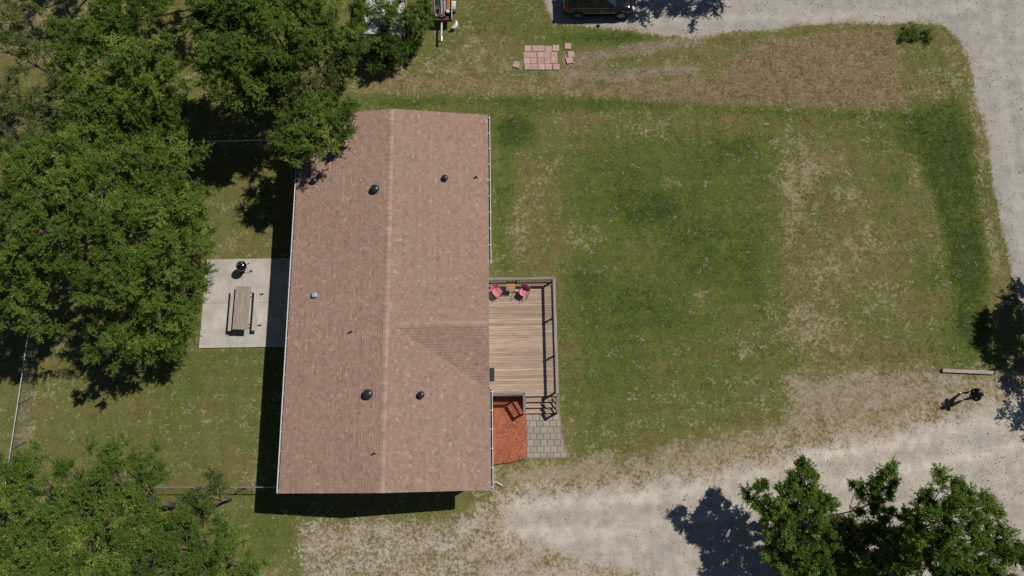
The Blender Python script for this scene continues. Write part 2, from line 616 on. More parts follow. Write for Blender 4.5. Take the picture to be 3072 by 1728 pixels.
def zones(x, y):
    x = np.asarray(x, dtype=float)
    y = np.asarray(y, dtype=float)
    w = wob(x, y) * 0.22
    road = soft(sdf(x, y, ROAD) + w * 0.6, 0.30)
    drive = soft(sdf(x, y, DRIVE) + w * 1.2, 1.3)
    fringe = soft(sdf(x, y, FRINGE) + w, 0.55)
    weedy = soft(sdf(x, y, WEEDY) + w, 0.6)
    mound = soft(sdf(x, y, MOUND) + w * 0.8, 0.5)
    band = soft(sdf(x, y, BAND) + w, 0.35) * 0.62
    tr = np.zeros(x.shape)
    for t in TRACKS:
        tr = np.maximum(tr, np.clip(1.05 - line_d(x, y, t) / 0.62 + 0.9 * w, 0, 0.62))
    dirt = np.clip(np.maximum(tr, 0.5 * soft(sdf(x, y, BARE) + w, 0.5)), 0, 1)
    dirt = np.clip(dirt + 0.62 * fringe * (1 - drive), 0, 1)
    near = np.clip(1.0 - line_d(x, y, [Q(1300, 1190), Q(1420, 1185), Q(1500, 1170)]) / 0.7, 0, 1)
    lush = blobs(x, y, LUSH) + 0.10
    for pl, am, sw in LUSHP:
        lush = lush + am * soft(sdf(x, y, pl) + 1.6 * w, sw)
    dry = blobs(x, y, DRY)
    gravel = np.clip(np.maximum.reduce([road, drive, 0.585 * weedy, 0.34 * fringe]), 0, 1)
    dry = np.clip(dry + 0.5 * band + fringe * 0.95 + weedy * 0.05 + near * 0.2, 0, 1.4)
    brown = np.clip(mound + band + 0.42 * soft(sdf(x, y, ROUGH) + 2 * w, 0.6), 0, 1)
    mown = np.clip((x - 21.0) / 3.0, 0, 1) * road      # the road's right leg, whose wheel streaks run up the picture
    lush = np.clip(lush - 0.4 * brown, -0.5, 1.4)
    rut = np.zeros(x.shape)
    for t in RUTS:
        dd = line_d(x, y, t) + 0.12 * w
        rut = np.maximum(rut, np.exp(-((dd - 0.78) / 0.34) ** 2))
    greyer = np.clip((y - 4.0 + 0.5 * (x - 26)) / 6.0, 0, 1)
    return dict(rut=rut, greyer=greyer, gravel=gravel, dry=dry, lush=lush, brown=brown, dirt=dirt, mown=mown, road=road, drive=drive)


def mat_ground(name, blades=False):
    n = N(name)
    p = n.pos()
    za = n.node('ShaderNodeAttribute', attribute_name='za')
    zb = n.node('ShaderNodeAttribute', attribute_name='zb')
    sa = n.node('ShaderNodeSeparateColor')
    sb = n.node('ShaderNodeSeparateColor')
    n.t.links.new(za.outputs['Color'], sa.inputs[0])
    n.t.links.new(zb.outputs['Color'], sb.inputs[0])
    gravel, dry, lush = sa.outputs[0], sa.outputs[1], sa.outputs[2]
    brown, dirt, mown = sb.outputs[0], sb.outputs[1], sb.outputs[2]
    a = n.noise(p, 0.33, 4.0, 0.6)
    b = n.noise(p, 1.25, 5.0, 0.62)
    c = n.noise(p, 5.0, 5.0, 0.65)
    d = n.noise(p, 19.0, 4.0, 0.7)
    e = n.noise(p, 60.0, 2.0, 0.6)

    def cen(f, k):
        return n.m('MULTIPLY', n.m('SUBTRACT', f, 0.5), k)

    def addn(*xs):
        r = xs[0]
        for x in xs[1:]:
            r = n.m('ADD', r, x)
        return r
    # grass: brownish olive, green, dark lush green
    gsum = addn(lush, cen(a, 2.4), cen(b, 3.0), cen(c, 2.8), cen(d, 1.4))
    col = n.mix(n.step(gsum, -0.45, 0.62), (0.150, 0.124, 0.050), (0.084, 0.112, 0.021))
    col = n.mix(n.step(gsum, 0.60, 1.45), col, (0.046, 0.068, 0.015))
    # brownish worn spots and darker tufts
    tu = n.noise(p, 2.4, 5.0, 0.7)
    col = n.mix(n.step(tu, 0.53, 0.70, 0.0, 0.62), col, (0.098, 0.080, 0.038))
    tv = n.noise(n.vadd(p, (31.0, 7.0, 3.0)), 3.4, 5.0, 0.7)
    col = n.mix(n.step(tv, 0.54, 0.70, 0.0, 0.65), col, (0.060, 0.078, 0.018))
    # faint mowing swaths
    sp_ = n.node('ShaderNodeSeparateXYZ')
    n.t.links.new(p, sp_.inputs[0])
    ph = addn(n.m('MULTIPLY', sp_.outputs[0], 5.6), n.m('MULTIPLY', sp_.outputs[1], 1.1), n.m('MULTIPLY', a, 16.0))
    ph2 = addn(n.m('MULTIPLY', sp_.outputs[1], 6.4), n.m('MULTIPLY', sp_.outputs[0], -0.5), n.m('MULTIPLY', b, 5.0))
    wv = addn(n.m('MULTIPLY', n.m('SINE', ph), 0.05), n.m('MULTIPLY', n.m('SINE', ph2), 0.04))
    col = n.mul(col, n.m('ADD', wv, 1.0))
    # dead straw mixed into the sward
    gs = n.step(addn(dry, n.m('MULTIPLY', n.m('MAXIMUM', lush, 0.0), -0.38), cen(b, 3.6), cen(c, 3.4), cen(d, 1.8), cen(a, 1.4)), 0.02, 1.20)
    col = n.mix(n.m('MULTIPLY', gs, 0.92), col, (0.272, 0.222, 0.135))
    # brown cut hay on the bank
    gb = n.step(addn(brown, cen(c, 0.9), cen(d, 0.8)), 0.25, 0.80)
    hay = n.mix(n.step(addn(c, cen(d, 1.6), cen(b, 0.8)), 0.30, 0.68), (0.135, 0.102, 0.050), (0.238, 0.184, 0.104))
    col = n.mix(n.m('MULTIPLY', gb, 0.9), col, hay)
    # bare wheel tracks
    gd = n.step(addn(dirt, cen(b, 1.0), cen(c, 1.4), cen(d, 1.0)), 0.25, 0.85)
    col = n.mix(n.m('MULTIPLY', gd, 0.85), col, n.mix(b, (0.190, 0.152, 0.118), (0.290, 0.240, 0.188)))
    # gravel
    gg = n.step(addn(gravel, cen(b, 0.8), cen(c, 1.2), cen(d, 1.5)), 0.38, 0.72)
    gv = n.mix(n.step(b, 0.35, 0.68), (0.368, 0.328, 0.272), (0.465, 0.424, 0.362))
    s1 = n.noise(n.scale(p, (1.5, 0.07, 1.0)), 1.0, 4.0, 0.65)
    s2 = n.noise(n.scale(p, (0.07, 1.5, 1.0)), 1.0, 4.0, 0.65)
    sk = n.node('ShaderNodeMix', data_type='FLOAT')
    n.put(sk.inputs[0], mown)
    n.put(sk.inputs[2], s2)
    n.put(sk.inputs[3], s1)
    gv = n.mul(gv, n.lin(sk.outputs[0], 0.30, 0.70, 0.90, 1.07))
    gv = n.mix(n.m('MULTIPLY', n.step(a, 0.48, 0.68), 0.4), gv, (0.295, 0.272, 0.252))
    gv = n.mul(gv, n.lin(d, 0.28, 0.72, 0.84, 1.14))
    gv = n.mul(gv, n.lin(e, 0.25, 0.75, 0.72, 1.26))
    rut = n.attr('rut')
    gv = n.mul(gv, n.lin(addn(rut, cen(b, 0.8)), -0.5, 1.0, 0.80, 1.12))
    gv = n.mix(n.m('MULTIPLY', n.attr('greyer'), 0.5), gv, n.mul((0.262, 0.250, 0.236), n.lin(addn(d, cen(e, 1.2), cen(b, .8)), 0.25, 0.75, 0.80, 1.24)))
    st = n.step(n.voro(p, 6.0), 0.10, 0.26, 1.0, 0.0)
    edge = n.step(addn(gravel, cen(b, 0.9)), 0.55, 1.15, 1.0, 0.12)
    st = n.m('MULTIPLY', n.m('MULTIPLY', st, edge), n.step(addn(c, cen(d, 0.6)), 0.42, 0.58))
    gv = n.mix(n.m('MULTIPLY', st, 0.75), gv, (0.155, 0.128, 0.072))
    soil = n.step(addn(gravel, cen(a, 1.0), cen(b, 0.6)), 0.45, 0.95, 0.8, 0.0)
    gv = n.mix(soil, gv, (0.330, 0.272, 0.212))
    if not blades:
        col = n.mul(col, n.lin(d, 0.25, 0.75, 0.80, 1.20))
        col = n.mul(col, n.lin(e, 0.25, 0.75, 0.80, 1.20))
        col = n.mix(gg, col, gv)
        h = addn(d, n.m('MULTIPLY', e, 0.5))
        return n.bsdf(col, 0.95, 0, n.bump(h, 0.25, 0.02), 0.1)
    tone = n.attr('tone')
    col = n.mix(n.m('MULTIPLY', gg, 0.35), col, (0.20, 0.165, 0.085))
    col = n.mul(col, n.lin(tone, 0, 1, 1.0, 1.9))
    return n.bsdf(col, 0.9, 0, None, 0.05)


MT['ground'] = mat_ground('ground_cover')
MT['blades'] = mat_ground('grass_blades', True)


def ground():
    xs = np.arange(-46.0, 46.01, 0.25)
    ys = np.arange(-22.0, 46.01, 0.25)
    X, Y = np.meshgrid(xs, ys)
    nx, ny = len(xs), len(ys)
    x, y = X.ravel(), Y.ravel()
    z = zones(x, y)
    fade = np.clip(np.minimum.reduce([x + 46, 46 - x, y + 22, 46 - y]) / 4.0, 0, 1)
    hgt = (-0.02 + 0.012 * wob(x * 0.4, y * 0.4) + 0.008 * wob(x * 1.6 + 3, y * 1.6)) * fade
    V = np.stack([x, y, hgt], 1)
    za = np.stack([z['gravel'], z['dry'], z['lush'], np.ones_like(x)], 1)
    zb = np.stack([z['brown'], z['dirt'], z['mown'], np.ones_like(x)], 1)
    i = np.arange((nx - 1) * (ny - 1))
    r, c = i // (nx - 1), i % (nx - 1)
    v0 = r * nx + c
    F = np.stack([v0, v0 + 1, v0 + nx + 1, v0 + nx], 1)
    froad = z['road'][F].mean(1)
    fdrv = z['drive'][F].mean(1)
    kind = np.zeros(len(F), int)
    kind[froad > 0.5] = 1
    kind[(fdrv > 0.5) & (fdrv >= froad)] = 2

    def part(mask, name, label, cat, extra=False):
        f = F[mask]
        RT, GY = z['rut'], z['greyer']
        u, inv = np.unique(f, return_inverse=True)
        f = inv.reshape(f.shape)
        VV, A, B = V[u], za[u], zb[u]
        RT, GY = RT[u], GY[u]
        if extra:        # the lawn runs on to the horizon
            L = 900.0
            ring = np.array([(-46, -22), (46, -22), (46, 46), (-46, 46), (-L, -L), (L, -L), (L, L), (-L, L)], float)
            b = len(VV)
            VV = np.vstack([VV, np.column_stack([ring, np.zeros(8)])])
            A = np.vstack([A, np.tile([0, 0.15, 0.3, 1], (8, 1))])
            B = np.vstack([B, np.tile([0, 0, 0, 1], (8, 1))])
            RT, GY = np.concatenate([RT, np.zeros(8)]), np.concatenate([GY, np.zeros(8)])
            q = [(4, 5, 1, 0), (5, 6, 2, 1), (6, 7, 3, 2), (7, 4, 0, 3)]
            f = np.vstack([f, np.array(q) + b])
        me = np_mesh(name, VV, f, MT['ground'], {'za': ('POINT', 'FLOAT_COLOR', A), 'zb': ('POINT', 'FLOAT_COLOR', B), 'rut': ('POINT', 'FLOAT', RT), 'greyer': ('POINT', 'FLOAT', GY)}, True)
        o = bpy.data.objects.new(name, me)
        COL.objects.link(o)
        tag(o, label, cat, kind='structure')

    part(kind == 0, 'lawn', 'patchy green and straw coloured lawn around the house', 'lawn', True)
    part(kind == 1, 'gravel_road', 'pale gravel road along the top and right of the lawn', 'road')
    part(kind == 2, 'gravel_driveway', 'pale gravel driveway curving below the lawn to the house', 'driveway')


ground()


def grass():
    n = 230000
    x = RNG.uniform(-34.5, 34.5, n)
    y = RNG.uniform(-9.0, 30.5, n)
    z = zones(x, y)
    c, s = math.cos(YAW), math.sin(YAW)
    lx = (x - H0[0]) * c + (y - H0[1]) * s
    ly = -(x - H0[0]) * s + (y - H0[1]) * c
    house = (lx > -10.4) & (lx < -0.4) & (ly > 0.2) & (ly < 20.2)
    pad = (lx > -16.8) & (lx < -10) & (ly > 7.8) & (ly < 13.15)
    deck = (lx > -0.6) & (lx < 3.5) & (ly > 4.8) & (ly < 11.3)
    bed = (lx > -0.7) & (lx < 1.8) & (ly > 1.3) & (ly < 5)
    path = (lx > 1.75) & (lx < 3.75) & (ly > 1.4) & (ly < 4.9)
    rp0 = G(1571, 136)
    rp1 = G(1682, 209)
    red = (x > rp0[0]) & (x < rp1[0]) & (y < rp0[1]) & (y > rp1[1])
    clump = 0.5 + 0.5 * wob(x * 2.3 + 5, y * 2.3)
    keep = RNG.random(n)
    dens = np.clip(1.0 - 1.15 * z['gravel'], 0.015, 1) * (1 - 0.55 * z['dirt']) * np.clip(0.55 + clump * 0.6, 0, 1)
    weeds = (z['gravel'] > 0.4) & (z['gravel'] < 0.74)
    dens = np.where(weeds, np.maximum(dens, 0.30 * (clump > 0.62)), dens)
    ok = ~(house | pad | deck | bed | path | red) & (keep < dens) & (z['road'] < 0.55)
    x, y = x[ok], y[ok]
    for k in z:
        z[k] = z[k][ok]
    n = len(x)
    nb = 4
    tone = np.clip(RNG.normal(0.42, 0.2, n), 0, 1)
    base = np.stack([x, y, np.full(n, -0.025)], 1)
    hgt = RNG.uniform(0.04, 0.10, n) * (1 + 0.45 * np.clip(z['lush'], 0, 1)) * (1 + 0.35 * z['brown'])
    Vs, Fs, T = [], [], []
    for k in range(nb):
        az = RNG.uniform(0, 2 * PI, n)
        lean = RNG.uniform(0.5, 1.4, n)
        wd = RNG.uniform(0.004, 0.010, n)
        off = RNG.normal(0, 0.035, (n, 2))
        d = np.stack([np.cos(az), np.sin(az)], 1)
        q = np.stack([-np.sin(az), np.cos(az)], 1)
        b = base.copy()
        b[:, :2] += off
        p0 = b.copy()
        p0[:, :2] += q * wd[:, None]
        p1 = b.copy()
        p1[:, :2] -= q * wd[:, None]
        p2 = b.copy()
        p2[:, :2] += d * (hgt * np.sin(lean) * 1.5)[:, None]
        p2[:, 2] += hgt * np.cos(lean * 0.8) + 0.02
        o = k * 3 * n
        Vs.append(np.stack([p0, p1, p2], 1).reshape(-1, 3))
        Fs.append(np.arange(3 * n).reshape(n, 3) + o)
        T.append(np.clip(tone + RNG.normal(0, 0.12, n), 0, 1))
    V = np.vstack(Vs)
    F = np.vstack(Fs)
    rep = lambda a: np.tile(np.repeat(a, 3), nb)
    A = np.stack([rep(z['gravel']), rep(z['dry']), rep(z['lush']), np.ones(len(V))], 1)
    B = np.stack([rep(z['brown']), rep(z['dirt']), rep(z['mown']), np.ones(len(V))], 1)
    me = np_mesh('grass', V, F, MT['blades'], {'za': ('POINT', 'FLOAT_COLOR', A), 'zb': ('POINT', 'FLOAT_COLOR', B),
                                               'tone': ('FACE', 'FLOAT', np.concatenate(T))})
    o = bpy.data.objects.new('grass', me)
    COL.objects.link(o)
    tag(o, 'short patchy grass and weeds growing over the lawn', 'grass', kind='stuff')


grass()



def stones():
    n = 60000
    x = RNG.uniform(-14, 34.0, n)
    y = RNG.uniform(-8.5, 30.0, n)
    z = zones(x, y)
    ok = (z['gravel'] > 0.42) & (RNG.random(n) < np.where(z['rut'] > .5, 0.35, 0.8))
    lx = (x - H0[0])
    ok &= ~((x > -11.8) & (x < -1.3) & (y > -2))
    x, y = x[ok], y[ok]
    n = len(x)
    r = RNG.gamma(3.0, 0.0065, n) + 0.006
    b = np.array([(1, 0, 0), (0, 1, 0), (-1, 0, 0), (0, -1, 0), (0, 0, .75), (0, 0, -.5)], float)
    a = RNG.uniform(0, PI, n)
    st = RNG.uniform(0.6, 1.25, (n, 6, 1))
    ca, sa = np.cos(a)[:, None], np.sin(a)[:, None]
    P = b[None] * st * r[:, None, None]
    X = P[..., 0] * ca - P[..., 1] * sa * 0.75
    Y = P[..., 0] * sa + P[..., 1] * ca * 0.75
    V = np.stack([X + x[:, None], Y + y[:, None], P[..., 2] - 0.012], 2).reshape(-1, 3)
    t = np.array([(0, 1, 4), (1, 2, 4), (2, 3, 4), (3, 0, 4)])
    F = (t[None] + 6 * np.arange(n)[:, None, None]).reshape(-1, 3)
    tone = np.repeat(RNG.random(n), 4)
    m = N('loose_stone')
    c = m.mix(m.attr('tone'), (0.22, 0.20, 0.17), (0.46, 0.43, 0.39))
    mt = m.bsdf(c, 0.9, 0, None, 0.2)
    me = np_mesh('loose_stones', V, F, mt, {'tone': ('FACE', 'FLOAT', tone)})
    o = bpy.data.objects.new('loose_stones', me)
    COL.objects.link(o)
    tag(o, 'loose grey stones scattered over the gravel road and driveway', 'gravel', kind='stuff')


stones()


# ------------------------------------------------------------------ the house
ROOF_W0, ROOF_W1 = -10.64, -0.10      # eave lines in house axes
ROOF_L0, ROOF_L1 = 0.0, 20.44
RIDGE_X = -5.37
Z_EAVE, Z_RIDGE = 3.30, 4.20
CG_Y, CG_HALF, Z_CG = 8.30, 3.33, 4.14


def z_main(x):
    half = (RIDGE_X - ROOF_W0) if x < RIDGE_X else (ROOF_W1 - RIDGE_X)
    return Z_RIDGE - (Z_RIDGE - Z_EAVE) * abs(x - RIDGE_X) / half


def z_cross(y):
    return Z_CG - (Z_CG - Z_EAVE) * abs(y - CG_Y) / CG_HALF


def z_roof(x, y):
    if x > RIDGE_X and abs(y - CG_Y) < CG_HALF:
        return max(z_main(x), z_cross(y))
    return z_main(x)


def on_roof(px, py):
    z = 3.7
    for _ in range(6):
        x, y = GL(px, py, z)
        z = z_roof(x, y)
    return x, y, z


def house():
    h = empty('house', (H0[0], H0[1], 0), YAW, 'single storey house with brown shingle roof and white gutters', 'house')
    # walls, as four storeys-high panels under the eaves, the two end walls with gables
    x0, x1, y0, y1 = -10.27, -0.48, 0.38, 20.06
    T = 0.15
    zt = 3.22
    m = MB()
    m.box(((x0 + T / 2), (y0 + y1) / 2, zt / 2), (T, y1 - y0, zt))
    m.build('wall', MT['vinyl'], h)
    m = MB()
    m.box(((x1 - T / 2), (y0 + y1) / 2, zt / 2), (T, y1 - y0, zt))
    m.build('wall', MT['vinyl'], h)
    for yy in (y0 + T / 2, y1 - T / 2):
        m = MB()
        xa, xb = x0 + T + 0.003, x1 - T - 0.003
        prof = [(xa, 0.0), (xb, 0.0), (xb, 3.2), (RIDGE_X, 4.02), (xa, 3.2)]
        vs = [(p[0], yy - T / 2, p[1]) for p in prof] + [(p[0], yy + T / 2, p[1]) for p in prof]
        k = 5
        fs = [tuple(range(k)), tuple(range(2 * k - 1, k - 1, -1))] + [(i, i + k, (i + 1) % k + k, (i + 1) % k) for i in range(k)]
        m.add(vs, fs)
        m.build('wall', MT['vinyl'], h)
    # porch gable wall above the deck door
    m = MB()
    prof = [(CG_Y - 2.9, 3.225), (CG_Y + 2.9, 3.225), (CG_Y, 3.98)]
    vs = [(-0.60, p[0], p[1]) for p in prof] + [(-0.48, p[0], p[1]) for p in prof]
    m.add(vs, [(0, 1, 2), (5, 4, 3), (0, 3, 4, 1), (1, 4, 5, 2), (2, 5, 3, 0)])
    m.build('gable_wall', MT['vinyl'], h)
    # door and windows
    d = MB().box((x1 + 0.02, 5.9, 1.80), (0.05, 0.95, 2.08)).build('door', MT['white_metal'], h)
    MB().box((x1 + 0.07, 6.25, 1.75), (0.05, 0.06, 0.12)).build('handle', MT['black_metal'], d)
    for wx, wy, horiz in ((x1, 2.6, 0), (x1, 9.6, 0), (x1, 13.5, 0), (x1, 17.2, 0), (x0, 3.5, 0), (x0, 9.0, 0), (x0, 15.5, 0), (-7.6, y0, 1), (-3.2, y0, 1)):
        s = 1 if wx == x1 else -1
        if horiz:
            f = MB().box((wx, wy - 0.012, 2.0), (1.1, 0.05, 1.2)).build('window', MT['white_metal'], h)
            MB().box((wx, wy - 0.032, 2.0), (0.95, 0.02, 1.05)).build('pane', MT['glass'], f)
        else:
            f = MB().box((wx + s * 0.012, wy, 2.0), (0.05, 1.1, 1.2)).build('window', MT['white_metal'], h)
            MB().box((wx + s * 0.032, wy, 2.0), (0.02, 0.95, 1.05)).build('pane', MT['glass'], f)
    # roof deck (underlay slab); the shingles lie on it
    m = MB()
    th = 0.16
    P = [(ROOF_W0, Z_EAVE), (RIDGE_X, Z_RIDGE), (ROOF_W1, Z_EAVE)]
    vs = []
    for y in (ROOF_L0 + 0.02, ROOF_L1 - 0.02):
        vs += [(x, y, z - 0.012) for x, z in P] + [(x, y, z - th) for x, z in reversed(P)]
    k = 6
    m.add(vs, [tuple(range(k)), tuple(range(2 * k - 1, k - 1, -1))] + [(i, i + k, (i + 1) % k + k, (i + 1) % k) for i in range(k)])
    vs = []
    Pc = [(CG_Y - CG_HALF, Z_EAVE), (CG_Y, Z_CG), (CG_Y + CG_HALF, Z_EAVE)]
    for x in (RIDGE_X + 0.5, ROOF_W1 - 0.01):
        vs += [(x, y, z - 0.012) for y, z in Pc] + [(x, y, z - th) for y, z in reversed(Pc)]
    m.add(vs, [tuple(range(k - 1, -1, -1)), tuple(range(k, 2 * k))] + [(i, (i + 1) % k, (i + 1) % k + k, i + k) for i in range(k)])
    roof = m.build('roof', MT['flash'], h)

    # shingles
    rng = np.random.default_rng(5)
    EXPO = 0.141
    tabs = []     # (corner points top-left, e1, e2, n, width, thick, tone)

    def slope(origin, e1, e2, length, run, keep):
        e1, e2 = np.array(e1, float), np.array(e2, float)
        e2 /= np.linalg.norm(e2)
        nn = np.cross(e1, e2)
        if nn[2] < 0:
            nn = -nn
        rows = int(run / EXPO) + 1
        for r in range(rows):
            d0 = run - (r + 1) * EXPO          # measured down from the ridge
            t = -rng.uniform(0, 0.2)
            row_t = rng.normal(0, 0.035)
            while t < length:
                w = rng.uniform(0.10, 0.22)
                a, b = max(t, 0.0), min(t + w, length)
                t += w
                if b - a < 0.03:
                    continue
                d1 = max(d0, 0.0)
                c = np.array(origin) + e1 * (a + b) / 2 + e2 * (d1 + EXPO / 2)
                if not keep(c[0], c[1]):
                    continue
                p = np.array(origin) + e1 * a + e2 * (d1 - 0.02)
                tone = np.clip(rng.normal(0.47, 0.15) + row_t, 0, 0.9)
                if rng.random() < 0.012:
                    tone = 0.97
                tabs.append((p, e1, e2, nn, b - a, EXPO + 0.02, rng.choice([0.011, 0.016, 0.023]) if e2[0] < -0.5 or e2[1] < -0.5 else rng.choice([0.008, 0.011, 0.015]), tone))

    rise = Z_RIDGE - Z_EAVE
    wl_, we_ = RIDGE_X - ROOF_W0 + 0.03, ROOF_W1 - RIDGE_X + 0.03

    def under(x, y):     # buried below the porch gable
        return x > RIDGE_X and abs(y - CG_Y) < CG_HALF and z_cross(y) - z_main(x) > 0.05
    slope((RIDGE_X, ROOF_L0, Z_RIDGE), (0, 1, 0), (-wl_, 0, -rise * wl_ / (RIDGE_X - ROOF_W0)), ROOF_L1, math.hypot(wl_, rise), lambda x, y: True)
    slope((RIDGE_X, ROOF_L0, Z_RIDGE), (0, 1, 0), (we_, 0, -rise * we_ / (ROOF_W1 - RIDGE_X)), ROOF_L1, math.hypot(we_, rise), lambda x, y: not under(x, y))
    cr = Z_CG - Z_EAVE

    def above(x, y):
        return z_cross(y) - z_main(x) > -0.035
    LX = ROOF_W1 - (RIDGE_X + 0.1)
    for sg in (-1, 1):
        slope((RIDGE_X + 0.1, CG_Y, Z_CG), (1, 0, 0), (0, sg * CG_HALF, -cr), LX, math.hypot(CG_HALF, cr), above)
    # nearest 300 shingles singly, the rest joined
    camL = np.array([*WL(0, 0), CAM_H])
    order = np.argsort([np.linalg.norm(t[0] - camL) for t in tabs])

    def tab_geo(p, e1, e2, nn, w, l, th, off):
        lift = nn * 0.002
        q = [off + lift, off + e1 * w + lift, off + e1 * w + e2 * l + nn * th, off + e2 * l + nn * th,
             off - nn * 0.012, off + e1 * w - nn * 0.012, off + e1 * w + e2 * l - nn * 0.012, off + e2 * l - nn * 0.012]
        f = [(0, 1, 2, 3), (3, 2, 6, 7), (0, 3, 7, 4), (1, 5, 6, 2)]
        if np.dot(np.cross(e1, e2), nn) < 0:
            f = [tuple(reversed(x)) for x in f]
        return q, f
    single = set(order[:300].tolist())
    V, F, T = [], [], []
    for i, (p, e1, e2, nn, w, l, th, tone) in enumerate(tabs):
        g = 0.004 if w > 0.02 else 0
        if i in single:
            q, f = tab_geo(p, e1, e2, nn, w - g, l, th, np.zeros(3))
            me = np_mesh('shingle', np.array(q), np.array(f), MT['roof'], {'tone': ('FACE', 'FLOAT', np.full(4, tone))})
            inst('shingle', me, roof, tuple(p))
        else:
            q, f = tab_geo(p, e1, e2, nn, w - g, l, th, p)
            b = len(V)
            V.extend(q)
            F.extend([tuple(k + b for k in ff) for ff in f])
            T.extend([tone] * 4)
    me = np_mesh('shingles', np.array(V), np.array(F), MT['roof'], {'tone': ('FACE', 'FLOAT', np.array(T))})
    o = inst('shingles', me, roof, (0, 0, 0))
    o['kind'] = 'stuff'
    # ridge caps: bent pieces lapped along both ridges
    def cap_mesh(sl):
        m = MB()
        hw, ln = 0.16, 0.335
        z0, z1 = 0.012, 0.030
        vs = []
        for y, zz in ((0, z1), (ln, z0)):
            vs += [(-hw, y, zz - sl * hw), (0, y, zz + 0.004), (hw, y, zz - sl * hw), (-hw, y, zz - sl * hw - 0.02), (0, y, zz - 0.02), (hw, y, zz - sl * hw - 0.02)]
        m.add(vs, [(0, 1, 7, 6), (1, 2, 8, 7), (0, 3, 4, 1), (1, 4, 5, 2), (6, 9, 3, 0), (2, 5, 11, 8)])
        return m.mesh('ridge_cap', MT['ridge'])
    cm = cap_mesh(rise / (RIDGE_X - ROOF_W0))
    y = ROOF_L0
    while y < ROOF_L1 - 0.2:
        inst('ridge_cap', cm, roof, (RIDGE_X + random.uniform(-.01, .01), y, Z_RIDGE))
        y += 0.29
    cm2 = cap_mesh(cr / CG_HALF)
    x = ROOF_W1
    while x > RIDGE_X + 0.55:
        inst('ridge_cap', cm2, roof, (x, CG_Y, Z_CG), (0, 0, PI / 2))
        x -= 0.29
    # gutters: open white troughs with hangers
    def gutter(xa, s, ya, yb, brackets=True):
        w, dp, t = 0.125, 0.11, 0.012
        zt = Z_EAVE - 0.035
        m = MB()
        x_in, x_out = xa + s * 0.005, xa + s * (0.005 + w)
        m.box(((x_in + x_out) / 2, (ya + yb) / 2, zt - dp + t / 2), (w - 0.03, yb - ya, t), mi=1)
        m.box((x_in + s * t / 2, (ya + yb) / 2, zt - dp / 2), (t, yb - ya, dp), mi=1)
        m.box((x_out - s * t / 2, (ya + yb) / 2, zt - dp / 2), (t, yb - ya, dp))
        m.box((x_out + s * 0.002, (ya + yb) / 2, zt + 0.005), (0.030, yb - ya, 0.014))
        for yy in (ya - 0.004, yb + 0.004):
            m.box(((x_in + x_out) / 2, yy, zt - dp / 2), (w, 0.01, dp))
        g = m.build('gutter', [MT['white_metal'], MT['gutter_inside']], h)
        if brackets:
            k = max(2, int((yb - ya) / 0.95))
            bm = MB().box((0, 0, 0), (0.17, 0.03, 0.012)).mesh('hanger', MT['white_metal'])
            for i in range(k + 1):
                inst('hanger', bm, g, ((x_in + x_out) / 2 - s * 0.02, ya + 0.12 + (yb - ya - 0.24) * i / k, zt + 0.022))
        return g
    gutter(ROOF_W1 + 0.005, 1, 0.02, 5.0)
    gutter(ROOF_W1 + 0.005, 1, 11.72, 20.38)
    gutter(ROOF_W0 - 0.005, -1, 0.02, 20.38)
    # fascia boards at the gable ends
    for yy in (ROOF_L0 + 0.018, ROOF_L1 - 0.018):
        for s, xe in ((-1, ROOF_W0), (1, ROOF_W1)):
            m = MB()
            vs = []
            for dy in (-0.012, 0.012):
                vs += [(RIDGE_X, yy + dy, Z_RIDGE - 0.016), (xe, yy + dy, Z_EAVE - 0.016), (xe, yy + dy, Z_EAVE - 0.19), (RIDGE_X, yy + dy, Z_RIDGE - 0.19)]
            m.add(vs, [(0, 1, 2, 3), (7, 6, 5, 4), (0, 4, 5, 1), (1, 5, 6, 2), (2, 6, 7, 3), (3, 7, 4, 0)])
            m.build('fascia', MT['white_metal'], h)
    # downspout at the south-east corner, its elbow lies out on the gravel
    m = MB()
    m.tube([(0.02, 0.55, 3.14), (-0.36, 0.55, 2.9), (-0.40, 0.55, 0.25), (-0.2, 0.55, 0.1)], 0.04, 6)
    m.build('downspout', MT['white_metal'], h)
    # roof vents
    def dome_vent(px, py, r, hh, name='roof_vent'):
        x, y, z = on_roof(px, py)
        v = MB().lathe([(r * 0.62, -0.05), (r * 0.62, hh * 0.45), (r, hh * 0.46), (r * 1.0, hh * 0.62), (r * 0.86, hh * 0.84), (r * 0.55, hh * 0.96), (r * 0.15, hh), (0.002, hh)], (0, 0, 0), 24)
        o = v.build(name, MT['black_vent'], h, True, (x, y, z))
        sl = (Z_RIDGE - Z_EAVE) / 5.27 * (1 if x < RIDGE_X else -1)
        m = MB()
        a = r * 1.08
        m.add([(-a, -a, 0.026 - a * sl), (a, -a, 0.026 + a * sl), (a, a, 0.026 + a * sl), (-a, a, 0.026 - a * sl),
               (-a, -a, -.01 - a * sl), (a, -a, -.01 + a * sl), (a, a, -.01 + a * sl), (-a, a, -.01 - a * sl)],
              [(0, 1, 2, 3), (0, 4, 5, 1), (1, 5, 6, 2), (2, 6, 7, 3), (3, 7, 4, 0)])
        m.build('flashing', MT['flash'], o)
        return o
    dome_vent(1126, 569, 0.235, 0.28)
    dome_vent(1105, 1183, 0.245, 0.28)
    dome_vent(1336, 536, 0.175, 0.28)
    dome_vent(1264, 1185, 0.185, 0.28)
    dome_vent(944, 544, 0.17, 0.26)
    x, y, z = on_roof(945, 886)
    o = MB().box((0, 0, 0.08), (0.27, 0.27, 0.20), taper=0.94).build('square_vent', MT['grey_vent'], h, loc=(x, y, z), bevel=0.03)
    sl = (Z_RIDGE - Z_EAVE) / 5.27
